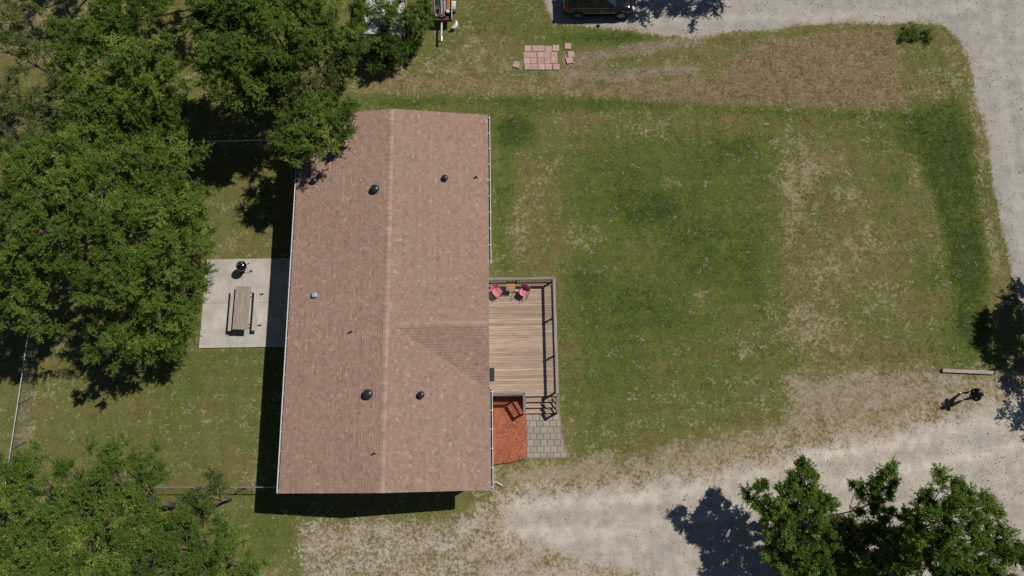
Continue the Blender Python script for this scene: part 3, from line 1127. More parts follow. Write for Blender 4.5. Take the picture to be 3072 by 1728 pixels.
    MB().add([(-.2, -.2, .028 - .2 * sl), (.2, -.2, .028 + .2 * sl), (.2, .2, .028 + .2 * sl), (-.2, .2, .028 - .2 * sl)], [(0, 1, 2, 3)]).build('flashing', MT['flash'], o)
    for px, py in ((1431, 531), (1057, 993), (1128, 1357)):
        x, y, z = on_roof(px, py)
        o = MB().tube([(0, 0, -0.05), (0, 0, 0.30)], 0.042, 10).build('vent_pipe', MT['alu'], h, loc=(x, y, z))
        MB().lathe([(0.11, 0.0), (0.10, 0.035), (0.06, 0.06), (0.055, 0.10)], (0, 0, 0.008), 14).build('collar', MT['flash'], o)
    return h


house()

# splash pipe lying on the gravel by the corner
gx, gy = G(1478, 1447)
m = MB()
a = [Vector((*G(1476, 1448), 0.09)), Vector((*G(1489, 1447), 0.07)), Vector((*G(1508, 1458), 0.05))]
m.tube(a, [0.06, 0.065, 0.06], 4)
o = m.build('drain_pipe', plain('tan_pipe', (0.42, 0.36, 0.29), 0.6, 0, 0.3, 0.15))
tag(o, 'bent tan drain pipe lying on the gravel at the house corner', 'pipe')


# ------------------------------------------------------------------ deck
ZD = 0.75
ZR = 1.66


def deck():
    d = empty('deck', (H0[0], H0[1], 0), YAW, 'wooden deck with railings and steps beside the house', 'deck')
    X0, X1, Y0, Y1 = -0.46, 3.52, 4.78, 11.30
    # boards
    n = 46
    bw = (Y1 - Y0) / n
    bm = MB().box((0, 0, 0), (X1 - X0, bw - 0.009, 0.036)).mesh('board', MT['deck'])
    for i in range(n):
        inst('board', bm, d, ((X0 + X1) / 2, Y0 + bw * (i + 0.5), ZD - 0.018 + random.uniform(-.003, .003)))
    # frame below
    for (c, s) in ((((X0 + X1) / 2, Y0 + 0.03, ZD - 0.14), (X1 - X0 - 0.02, 0.04, 0.19)), (((X0 + X1) / 2, Y1 - 0.03, ZD - 0.14), (X1 - X0 - 0.02, 0.04, 0.19)),
                   ((X1 - 0.03, (Y0 + Y1) / 2, ZD - 0.14), (0.04, Y1 - Y0 - 0.12, 0.19))):
        MB().box(c, s).build('rim_board', MT['rail'], d)
    # posts
    pm = MB().box((0, 0, 0), (0.09, 0.09, ZR - 0.02)).mesh('post', MT['baluster'])
    posts = [(X1 - 0.07, Y1 - 0.07), (1.42, Y1 - 0.07), (-0.3, Y1 - 0.07), (X1 - 0.07, 9.15), (X1 - 0.07, 7.0), (X1 - 0.07, 4.95), (1.72, 4.90), (0.05, 4.90)]
    for x, y in posts:
        inst('post', pm, d, (x, y, (ZR - 0.02) / 2))
    # top caps, upper and lower rails, balusters
    bal = MB().tube([(0, 0, -(ZR - ZD - 0.12) / 2), (0, 0, (ZR - ZD - 0.12) / 2)], 0.0105, 6).mesh('baluster', MT['black_metal'])

    def run(xa, ya, xb, yb, inx, iny):
        L = math.hypot(xb - xa, yb - ya)
        ang = math.atan2(yb - ya, xb - xa)
        rot = Matrix.Rotation(ang, 3, 'Z')
        cx, cy = (xa + xb) / 2, (ya + yb) / 2
        inst('top_rail', MB().box((0, 0, 0), (L, 0.15, 0.038)).mesh('top_rail', MT['rail']), d, (cx, cy, ZR - 0.019), (0, 0, ang))
        for zz in (ZR - 0.09, ZD + 0.10):
            inst('rail', MB().box((0, 0, 0), (L - 0.1, 0.04, 0.085)).mesh('rail', MT['baluster']), d, (cx + inx * 0.02, cy + iny * 0.02, zz), (0, 0, ang))
        k = int(L / 0.127)
        for i in range(k):
            t = (i + 0.5) / k
            inst('baluster', bal, d, (xa + (xb - xa) * t + inx * 0.055, ya + (yb - ya) * t + iny * 0.055, (ZR + ZD) / 2 - 0.005), (0, 0, ang))
    run(-0.42, Y1 - 0.03, X1 - 0.075 + 0.15, Y1 - 0.03, 0, -1)
    run(X1 + 0.0, Y1 - 0.107, X1 + 0.0, 4.86, -1, 0)
    run(-0.42, 4.87, 1.64, 4.87, 0, -1)
    # steps: three treads down to the path
    SX0, SX1 = 1.80, 3.46
    tm = MB().box((0, 0, 0), (SX1 - SX0, 0.145, 0.036)).mesh('tread', MT['deck'])
    for i in range(3):
        zt = ZD - 0.1875 * (i + 1)
        yc = 4.78 - 0.30 * i - 0.155
        for k in (-1, 1):
            inst('tread', tm, d, ((SX0 + SX1) / 2, yc + k * 0.0745, zt - 0.018))
    for x in (SX0 - 0.04, SX1 + 0.04):
        m = MB()
        poly = [(4.78, ZD - 0.06), (3.84, 0.12), (3.84, 0.0), (4.25, 0.0), (4.78, 0.42)]
        vs = [(x - 0.02, p[0], p[1]) for p in poly] + [(x + 0.02, p[0], p[1]) for p in poly]
        m.add(vs, [(4, 3, 2, 1, 0), (5, 6, 7, 8, 9)] + [(i, (i + 1) % 5, (i + 1) % 5 + 5, i + 5) for i in range(5)])
        m.build('stringer', MT['rail'], d)
    # sloping stair rails
    ytop, ybot = 4.86, 3.86
    ztop, zbot = ZR - 0.002, ZR - 0.64
    ang = math.atan2(ztop - zbot, ytop - ybot)
    L = math.hypot(ztop - zbot, ytop - ybot)
    for x, w in ((1.72, 0.14), (3.57, 0.14)):
        rot = Matrix.Rotation(ang, 3, 'X')
        MB().box((x, (ytop + ybot) / 2 - 0.04, (ztop + zbot) / 2 - 0.02), (w, L, 0.038), rot).build('stair_cap', MT['rail'], d)
        for dz in (0.085, 0.62):
            MB().box((x, (ytop + ybot) / 2 - 0.04, (ztop + zbot) / 2 - 0.02 - dz), (0.04, L - 0.05, 0.08), rot).build('stair_rail', MT['baluster'], d)
        MB().box((x, ybot + 0.03, zbot / 2 - 0.02), (0.088, 0.088, zbot - 0.03)).build('post', MT['baluster'], d)
        for i in range(6):
            t = (i + 0.7) / 6.6
            yy = ytop + (ybot - ytop) * t
            zz = ztop + (zbot - ztop) * t
            MB().box((x + 0.025, yy, zz - 0.37), (0.02, 0.02, 0.60)).build('baluster', MT['black_metal'], d)


deck()

# ------------------------------------------------------------------ furniture on the deck


def chair_proto():
    c = empty('armchair')
    # seat pan with a rolled edge
    m = MB()
    seg = 22
    rings = [(0.06, 0.415), (0.16, 0.41), (0.22, 0.415), (0.245, 0.43), (0.25, 0.42), (0.24, 0.40)]
    vs = []
    for r, z in rings:
        for k in range(seg):
            t = 2 * PI * k / seg
            vs.append((r * math.copysign(abs(math.cos(t)) ** 0.75, math.cos(t)), r * 1.02 * math.copysign(abs(math.sin(t)) ** 0.75, math.sin(t)), z))
    fs = [tuple(range(seg - 1, -1, -1))]
    for i in range(len(rings) - 1):
        for k in range(seg):
            fs.append((i * seg + k, i * seg + (k + 1) % seg, (i + 1) * seg + (k + 1) % seg, (i + 1) * seg + k))
    m.add(vs, fs)
    m.build('seat', MT['pink'], c, True)
    # curved shell backrest, leaning back
    m = MB()
    nu, nv = 14, 8
    vs = []
    for side in (0.0, 0.014):
        for j in range(nv + 1):
            v = j / nv
            wv = 0.26 * math.sqrt(max(0.02, 1 - (abs(v - 0.42) / 0.60) ** 2.6))
            for i in range(nu + 1):
                u = -1 + 2 * i / nu
                x = wv * u
                y = 0.25 + 0.16 * v + side - 0.09 * u * u * (1 - 0.3 * v)
                z = 0.43 + 0.42 * v
                vs.append((x, y, z))
    row = nu + 1
    off = (nv + 1) * row
    fs = []
    for j in range(nv):
        for i in range(nu):
            a = j * row + i
            fs.append((a, a + 1, a + row + 1, a + row))
            fs.append((off + a + row, off + a + row + 1, off + a + 1, off + a))
    for j in range(nv):
        a = j * row
        fs.append((a, a + row, off + a + row, off + a))
        a += nu
        fs.append((off + a, off + a + row, a + row, a))
    for i in range(nu):
        a = nv * row + i
        fs.append((a, a + 1, off + a + 1, off + a))
        fs.append((off + i, off + i + 1, i + 1, i))
    m.add(vs, fs)
    m.build('backrest', MT['pink'], c, True)
    # bent tube frame: arms run forward and down into a cantilever base
    for s in (-1, 1):
        x = 0.27 * s
        m = MB()
        path = [(0.20 * s, 0.36, 0.72), (x, 0.26, 0.68), (x, 0.0, 0.66), (x, -0.22, 0.655), (x, -0.29, 0.60), (x, -0.27, 0.30),
                (x, -0.25, 0.06), (x, -0.20, 0.016), (x, 0.22, 0.016), (x * 0.9, 0.27, 0.016)]
        m.tube(path, 0.014, 8)
        m.build('arm_frame', MT['brown_metal'], c, True)
    m = MB()
    m.tube([(-0.24, 0.27, 0.016), (0.24, 0.27, 0.016)], 0.014, 8)
    m.tube([(-0.27, -0.10, 0.395), (0.27, -0.10, 0.395)], 0.012, 8)
    m.tube([(-0.27, 0.10, 0.395), (0.27, 0.10, 0.395)], 0.012, 8)
    m.tube([(-0.27, -0.10, 0.395), (-0.27, -0.275, 0.36)], 0.012, 6)
    m.tube([(0.27, -0.10, 0.395), (0.27, -0.275, 0.36)], 0.012, 6)
    m.build('cross_tube', MT['brown_metal'], c, True)
    return c


def copy_tree(o, parent=None):
    c = o.copy()
    COL.objects.link(c)
    c.parent = parent
    for ch in list(o.children):
        copy_tree(ch, c)
    return c


def zpx(zx, zy):
    return (1450 + zx / 10.733, 820 + zy / 10.733)


ch = chair_proto()
x, y = G(*zpx(440, 600), ZD + 0.42)
ch.location = (x, y, ZD)
ch.rotation_euler = (0, 0, R(38))
tag(ch, 'pink metal armchair on the deck half under the roof edge', 'chair', 'pink armchairs on the deck')
c2 = copy_tree(ch)
x, y = G(*zpx(1310, 600), ZD + 0.42)
c2.location = (x, y, ZD)
c2.rotation_euler = (0, 0, R(-24))
tag(c2, 'pink metal armchair beside the deck corner railing, right of the slatted table', 'chair', 'pink armchairs on the deck')


def side_table():
    x, y = G(*zpx(885, 415), ZD + 0.55)
    t = empty('side_table', (x, y, ZD), YAW + R(-1), 'small square slatted wood table between the pink chairs', 'table')
    S, zt = 0.50, 0.55
    sm = MB().box((0, 0, 0), (S - 0.07, 0.034, 0.02)).mesh('slat', MT['slat'])
    k = 11
    for i in range(k):
        inst('slat', sm, t, (0, -S / 2 + 0.055 + (S - 0.11) * i / (k - 1), zt - 0.012))
    for dx, dy, sx, sy in ((0, S / 2, S + 0.03, 0.03), (0, -S / 2, S + 0.03, 0.03), (S / 2, 0, 0.03, S - 0.032), (-S / 2, 0, 0.03, S - 0.032)):
        MB().box((dx, dy, zt - 0.014), (sx, sy, 0.03)).build('frame', MT['rail'], t)
    for sx in (-1, 1):
        m = MB()
        m.tube([(sx * 0.2, 0.22, zt - 0.03), (sx * 0.2, -0.25, 0.012)], 0.011, 6)
        m.build('leg', MT['black_metal'], t)
        m = MB()
        m.tube([(sx * 0.17, -0.22, zt - 0.03), (sx * 0.17, 0.25, 0.012)], 0.011, 6)
        m.build('leg', MT['black_metal'], t)
    m = MB()
    m.tube([(-0.2, -0.25, 0.012), (0.2, -0.25, 0.012)], 0.010, 6)
    m.build('cross_bar', MT['black_metal'], t)
    m = MB()
    m.tube([(-0.17, 0.25, 0.012), (0.17, 0.25, 0.012)], 0.010, 6)
    m.build('cross_bar', MT['black_metal'], t)


side_table()


def doormat():
    lx, ly = GL(1477, 1124, ZD)
    X, Y = LW(lx - 0.10, ly)
    d = MB().box((0, 0, 0.007), (0.42, 0.76, 0.014)).build('doormat', MT['rubber'], None, False, (X, Y, ZD + 0.004), YAW, 0.006)
    rm = MB().lathe([(0.03, 0), (0.03, 0.008), (0.02, 0.010)], (0, 0, 0), 8).mesh('stud', plain('mat_stud', (0.035, 0.035, 0.04), 0.7))
    for i in range(4):
        for j in range(7):
            inst('stud', rm, d, (-0.15 + 0.1 * i, -0.3 + 0.1 * j, 0.014))
    tag(d, 'black rubber doormat on the deck at the roof edge', 'doormat')


doormat()


# ------------------------------------------------------------------ mulch bed, paths and slabs
def mulch():
    n = N('red_mulch')
    t = n.attr('tone')
    c = n.mix(t, (0.27, 0.080, 0.042), (0.58, 0.215, 0.118))
    c = n.mix(n.step(t, 0.90, 1.0), c, (0.66, 0.38, 0.20))
    c = n.mul(c, n.lin(n.noise(n.pos(), 2.0, 3.0), 0.3, 0.7, 0.85, 1.15))
    mt = n.bsdf(c, 0.85, 0, None, 0.15)
    k = 15000
    poly = np.array([WL(*G(1462, 1396)), WL(*G(1500, 1391)), WL(*G(1540, 1385)), WL(*G(1574, 1377)), WL(*G(1579, 1360)), WL(*G(1579, 1240)), (1.75, 4.85), (-0.47, 4.85), (-0.47, 1.18)])
    x = RNG.uniform(poly[:, 0].min(), poly[:, 0].max(), k)
    y = RNG.uniform(poly[:, 1].min(), poly[:, 1].max(), k)
    d = sdf(x, y, poly)
    ok = d > 0.0
    x, y, d = x[ok], y[ok], d[ok]
    k = len(x)
    z = 0.02 + 0.05 * np.clip(d / 0.25, 0, 1) + RNG.uniform(0, 0.025, k)
    a = RNG.uniform(0, PI, k)
    l = RNG.uniform(0.02, 0.055, k)
    w = RNG.uniform(0.007, 0.015, k)
    ti = RNG.normal(0, 0.4, k)
    u = np.stack([np.cos(a) * np.cos(ti), np.sin(a) * np.cos(ti), np.sin(ti)], 1) * l[:, None]
    v = np.stack([-np.sin(a), np.cos(a), RNG.normal(0, 0.4, k)], 1) * w[:, None]
    c = np.stack([x, y, z], 1)
    V = np.stack([c - u - v, c + u - v * 0.6, c + u * 0.9 + v, c - u * 0.95 + v * 0.8], 1).reshape(-1, 3)
    F = np.arange(4 * k).reshape(k, 4)
    tone = np.clip(RNG.normal(0.45, 0.24, k), 0, 1)
    # the mound under the chips
    g = 40
    gx, gy = np.meshgrid(np.linspace(poly[:, 0].min(), poly[:, 0].max(), g), np.linspace(poly[:, 1].min(), poly[:, 1].max(), g))
    gx, gy = gx.ravel(), gy.ravel()
    gd = sdf(gx, gy, poly)
    gz = np.where(gd > 0, 0.015 + 0.05 * np.clip(gd / 0.25, 0, 1), -0.05)
    b = len(V)
    i = np.arange((g - 1) * (g - 1))
    v0 = (i // (g - 1)) * g + i % (g - 1) + b
    V = np.vstack([V, np.stack([gx, gy, gz], 1)])
    F = np.vstack([F, np.stack([v0, v0 + 1, v0 + g + 1, v0 + g], 1)])
    tone = np.concatenate([tone, np.full((g - 1) * (g - 1), 0.25)])
    me = np_mesh('mulch', V, F, mt, {'tone': ('FACE', 'FLOAT', tone)})
    o = bpy.data.objects.new('mulch', me)
    COL.objects.link(o)
    o.location = (H0[0], H0[1], 0)
    o.rotation_euler = (0, 0, YAW)
    tag(o, 'orange red wood chip mulch bed between house and steps', 'mulch', kind='stuff')
    # dark edging strip along its lower side
    m = MB()
    m.tube([(*G(1468, 1396), 0.03), (*G(1500, 1392), 0.03), (*G(1540, 1386), 0.03), (*G(1576, 1377), 0.03)], 0.022, 5)
    e = m.build('edging', MT['rubber'])
    tag(e, 'thin black edging strip below the red mulch bed', 'edging')


mulch()


def stone_path():
    n = N('path_sand')
    p = n.pos()
    c = n.mix(n.noise(p, 3.0, 4.0), (0.17, 0.12, 0.085), (0.28, 0.215, 0.16))
    sand = n.bsdf(n.mul(c, n.lin(n.noise(p, 30.0, 3.0), 0.3, 0.7, 0.8, 1.2)), 0.95, 0, None, 0.1)
    m = MB()
    m.prism([(1.80, 1.42), (4.20, 1.40), (4.12, 1.75), (3.90, 2.25), (3.80, 3.0), (3.75, 3.85), (3.72, 4.4), (1.80, 4.4)], -0.02, 0.012)
    o = m.build('path', sand, None, False, (H0[0], H0[1], 0), YAW)
    tag(o, 'grey square stone path leading to the deck steps', 'path', kind='structure')
    rnd = random.Random(3)
    meshes = {}
    y = 3.83
    rows = [(1.83, 3.72, 0), (1.83, 3.72, 1), (1.86, 3.74, 0), (1.84, 3.74, 1), (1.86, 3.86, 0), (1.84, 3.86, 1), (1.82, 4.16, 0)]
    for r, (xa, xb, half) in enumerate(rows):
        hgt = 0.345 if r < 6 else 0.27
        x = xa
        first = True
        while x < xb - 0.08:
            w = 0.372
            if first and half:
                w = 0.19
            if x + w > xb:
                w = xb - x
            first = False
            if w < 0.09:
                break
            q = round(w, 2)
            key = (q, round(hgt, 2))
            if key not in meshes:
                meshes[key] = MB().box((0, 0, 0), (q - 0.022, hgt - 0.02, 0.05), taper=0.985).mesh('paving_stone', MT['pave_grey'])
            inst('paving_stone', meshes[key], o, (x + w / 2 + rnd.uniform(-.005, .005), y - hgt / 2 + rnd.uniform(-.006, .006), 0.017 + rnd.uniform(-.006, .006)),
                 (rnd.uniform(-.008, .008), rnd.uniform(-.008, .008), rnd.uniform(-.018, .018)))
            x += w
        y -= hgt + 0.004
    # the stones run under the steps
    key = list(meshes)[0]
    for i in range(4):
        inst('paving_stone', meshes[key], o, (2.02 + 0.38 * i, 4.02, 0.016))


stone_path()


def patio():
    n = N('joint_dirt')
    dm = n.bsdf((0.10, 0.085, 0.065), 0.95, 0, None, 0.1)
    o = MB().prism([(-16.76, 7.88), (-10.1, 7.88), (-10.1, 13.08), (-16.70, 13.08)], -0.02, 0.05).build('patio', dm, None, False, (H0[0], H0[1], 0), YAW)
    tag(o, 'pale concrete patio slab behind the house', 'patio', kind='structure')
    xs = [(-16.78, -14.60), (-14.585, -12.20), (-12.185, -10.28)]
    ys = [(7.86, 10.46), (10.475, 13.10)]
    for xa, xb in xs:
        for ya, yb in ys:
            MB().box(((xa + xb) / 2, (ya + yb) / 2, 0.02), (xb - xa, yb - ya, 0.09)).build('slab', MT['concrete'], o)


patio()


def red_pavers():
    n = N('paver_bed_sand')
    bm = n.bsdf(n.mix(n.noise(n.pos(), 4.0, 5.0), (0.14, 0.12, 0.06), (0.25, 0.20, 0.13)), 0.95, 0, None, 0.1)
    Z = lambda zx, zy: G(1520 + zx / 10.733, 120 + zy / 10.733, 0.04)
    c0 = Z(1110, 560)
    poly = [Z(590, 190), Z(1640, 200), Z(1640, 930), Z(590, 930)]
    o = MB().prism([(p[0] - c0[0], p[1] - c0[1]) for p in reversed(poly)], -0.03, 0.006).build('paver_pad', bm, None, False, (c0[0], c0[1], 0))
    tag(o, 'square pad of pinkish red pavers laid in rough grass', 'paving', kind='structure')
    pm = MB().box((0, 0, 0), (0.406, 0.406, 0.05), taper=0.985).mesh('paver', MT['pave_red'])
    rnd = random.Random(9)
    L = [(680, 265, 0, 0), (920, 268, -2, 0), (1127, 270, -1, 0), (1347, 290, -2, 0), (1578, 262, -7, .02),
         (640, 470, 0, -.005), (845, 470, 0, 0), (1095, 468, 0, -.014), (1306, 470, 0, -.008), (1532, 470, 0, -.004),
         (652, 665, 0, 0), (868, 662, 0, 0), (1100, 665, 0, 0), (1320, 660, 0, 0), (1536, 655, -2, .012),
         (676, 855, 0, .008), (890, 855, 0, 0), (1127, 855, 0, 0), (1348, 855, 0, 0), (1602, 862, -4, .022)]
    for zx, zy, a, dz in L:
        p = Z(zx, zy)
        inst('paver', pm, o, (p[0] - c0[0], p[1] - c0[1], 0.012 + dz + rnd.uniform(-.004, .004)), (rnd.uniform(-.012, .012), rnd.uniform(-.012, .012), R(a) + rnd.uniform(-.01, .01)))
    loose = [(310, 785, -18, .018, 'loose red paver lying alone in the grass left of the paver pad'),
             (1975, 190, -3, .0, 'loose red paver right of the pad, uppermost of the three there'),
             (2080, 450, 3, -.006, 'sunken red paver right of the pad, middle of the three there'),
             (2020, 655, 15, .02, 'tilted loose red paver right of the pad, lowest of the three there')]
    for zx, zy, a, dz, lb in loose:
        p = Z(zx, zy)
        q = inst('loose_paver', pm, None, (p[0], p[1], 0.012 + dz), (rnd.uniform(-.04, .04), rnd.uniform(-.04, .04), R(a)))
        tag(q, lb, 'paver', 'loose red pavers')


red_pavers()


# ------------------------------------------------------------------ patio furniture
def picnic_table():
    lx, ly = GL(732, 920, 0.75)
    X, Y = LW(-14.22, 10.02)
    t = empty('picnic_table', (X, Y, 0.065), YAW + R(-0.2), 'weathered wooden picnic table with two benches on the concrete patio', 'picnic table')
    L = 2.5
    pw = 0.172
    pm = MB().box((0, 0, 0), (L, pw - 0.008, 0.042)).mesh('top_plank', MT['picnic'])
    for i in range(5):
        inst('top_plank', pm, t, ((i - 2) * pw, random.uniform(-.012, .012), 0.70 + random.uniform(-.002, .002)), (0, 0, PI / 2))
    bmm = MB().box((0, 0, 0), (2.44, 0.135, 0.042)).mesh('bench_plank', MT['bench'])
    for sx in (-1, 1):
        for k in (-0.5, 0.5):
            inst('bench_plank', bmm, t, (sx * 0.68 + k * 0.142, -0.05, 0.40), (0, 0, PI / 2))
    for yy in (-0.92, 0.92):
        m = MB()
        m.tube([(-0.22, yy, 0.67), (-0.42, yy, 0.37), (-0.62, yy, 0.03), (-0.76, yy, 0.02)], 0.024, 8)
        m.build('leg', MT['black_metal'], t)
        m = MB()
        m.tube([(0.22, yy, 0.67), (0.42, yy, 0.37), (0.62, yy, 0.03), (0.80, yy, 0.02)], 0.024, 8)
        m.build('leg', MT['black_metal'], t)
        m = MB()
        m.tube([(-0.82, yy, 0.365), (0.82, yy, 0.365)], 0.02, 8)
        m.build('bench_support', MT['black_metal'], t)
        m = MB()
        m.tube([(-0.40, yy, 0.665), (0.40, yy, 0.665)], 0.018, 8)
        m.build('top_support', MT['black_metal'], t)
        m = MB()
        m.box((0.86, yy + 0.02, 0.03), (0.10, 0.09, 0.05), Matrix.Rotation(R(30), 3, 'Z'))
        m.build('foot', MT['black_metal'], t)


picnic_table()


def grill():
    X, Y = G(722, 797, 0.92)
    g = empty('kettle_grill', (X, Y, 0.065), R(20), 'round black kettle barbecue grill on the concrete patio', 'grill')
    r = 0.295
    MB().lathe([(0.05, 0.48), (0.16, 0.52), (0.24, 0.60), (0.285, 0.70), (r, 0.745)], (0, 0, 0), 28).build('bowl', MT['enamel'], g, True)
    lid = MB().lathe([(r + 0.004, 0.75), (r, 0.79), (0.265, 0.87), (0.20, 0.935), (0.11, 0.975), (0.002, 0.985)], (0, 0, 0), 28).build('lid', MT['enamel'], g, True)
    MB().tube([(-0.16, 0.03, 0.95), (-0.17, 0.03, 1.02), (-0.02, 0.05, 1.04), (-0.03, 0.05, 0.97)], 0.016, 8).build('handle', MT['alu'], lid)
    MB().lathe([(0.05, 0), (0.05, 0.012), (0.01, 0.015)], (0.12, 0.08, 0.955), 12).build('vent', MT['alu'], lid)
    for a in (80, 200, 320):
        c, s = math.cos(R(a)), math.sin(R(a))
        MB().tube([(c * 0.17, s * 0.17, 0.56), (c * 0.33, s * 0.33, 0.01)], 0.013, 8).build('leg', MT['alu'], g)
    MB().lathe([(0.02, 0.30), (0.16, 0.33), (0.17, 0.345)], (0, 0, 0), 18).build('ash_catcher', MT['alu'], g)
    MB().tube([(0.27, -0.06, 0.74), (0.36, -0.03, 0.75), (0.40, 0.0, 0.75)], 0.014, 6).build('side_handle', MT['black_metal'], g)
    for a in (200, 320):
        c, s = math.cos(R(a)), math.sin(R(a))
        MB().lathe([(0.07, -0.02), (0.075, 0), (0.07, 0.02)], (c * 0.34, s * 0.34, 0.075), 14, axis='y').build('wheel', MT['rubber'], g)
    m = MB().box((0.44, 0.02, 0.745), (0.09, 0.05, 0.03), Matrix.Rotation(R(35), 3, 'Z'))
    m.build('tool_hook', MT['black_metal'], g)


grill()


# ------------------------------------------------------------------ chain link fences
def chain_mat():
    return MT['galv']


def fence(name, a, b, label, h=1.2, pitch=2.4, cell=0.085):
    A, B = Vector((a[0], a[1], 0)), Vector((b[0], b[1], 0))
    d = B - A
    L = d.length
    ang = math.atan2(d.y, d.x)
    f = empty(name, (A.x, A.y, 0), ang, label, 'fence', 'chain link fences')
    MB().tube([(0, 0, h), (L, 0, h)], 0.026, 8).build('top_rail', MT['galv'], f)
    pm = MB().tube([(0, 0, -0.1), (0, 0, h + 0.02)], 0.030, 8).mesh('post', MT['galv'])
    k = max(2, int(round(L / pitch)))
    for i in range(k + 1):
        inst('post', pm, f, (L * i / k, 0.0, 0))
    # woven wire: crossing diagonals
    V, F = [], []
    w = 0.0013
    n = int((L + h) / cell)
    for sgn in (1, -1):
        for i in range(n):
            x0 = i * cell - (h if sgn > 0 else 0)
            p, q = (x0, 0.03), (x0 + sgn * h, h - 0.03)
            # clip to panel
            pts = []
            for (xx, zz) in (p, q):
                pts.append([xx, zz])
            (xa, za), (xb, zb) = pts
            if xa > xb:
                xa, za, xb, zb = xb, zb, xa, za
            if xb < 0 or xa > L:
                continue
            if xa < 0:
                za += (zb - za) * (0 - xa) / (xb - xa)
                xa = 0
            if xb > L:
                zb = za + (zb - za) * (L - xa) / (xb - xa)
                xb = L
            dx, dz = xb - xa, zb - za
            l = math.hypot(dx, dz)
            if l < 0.05:
                continue
            nx, nz = -dz / l * w, dx / l * w
            yy = 0.032 * 0 + sgn * 0.003
            bb = len(V)
            for (X, Zz) in ((xa, za), (xb, zb)):
                V += [(X + nx, yy, Zz + nz), (X, yy + 2 * w, Zz), (X - nx, yy, Zz - nz)]
            F += [(bb, bb + 1, bb + 4, bb + 3), (bb + 1, bb + 2, bb + 5, bb + 4), (bb + 2, bb, bb + 3, bb + 5)]
    me = np_mesh('wire_mesh', np.array(V), np.array(F), MT['wire'])
    o = inst('wire_mesh', me, f, (0, 0, 0))
    return f


fence('chain_link_fence', (-27.05, 17.3), (-26.88, -2.25), 'chain link fence running down the left side under the trees')
fence('chain_link_fence', (-26.75, -2.22), LW(-10.95, 0.18), 'chain link fence from the lower left trees to the house corner')
fence('chain_link_fence', (-26.9, 17.32), (-12.75, 17.75), 'chain link fence in deep shade between upper trees and house')

# ------------------------------------------------------------------ timber kerb
p0, p1 = G(2829, 1111, 0.14), G(2981, 1118, 0.14)
L = math.hypot(p1[0] - p0[0], p1[1] - p0[1])
o = MB().box((0, 0, 0), (L, 0.20, 0.15)).build('timber_beam', MT['timber'], None, False,
                                               ((p0[0] + p1[0]) / 2, (p0[1] + p1[1]) / 2, 0.06), math.atan2(p1[1] - p0[1], p1[0] - p0[0]), 0.012)
tag(o, 'weathered grey timber beam lying at the lawn corner near the person', 'timber')


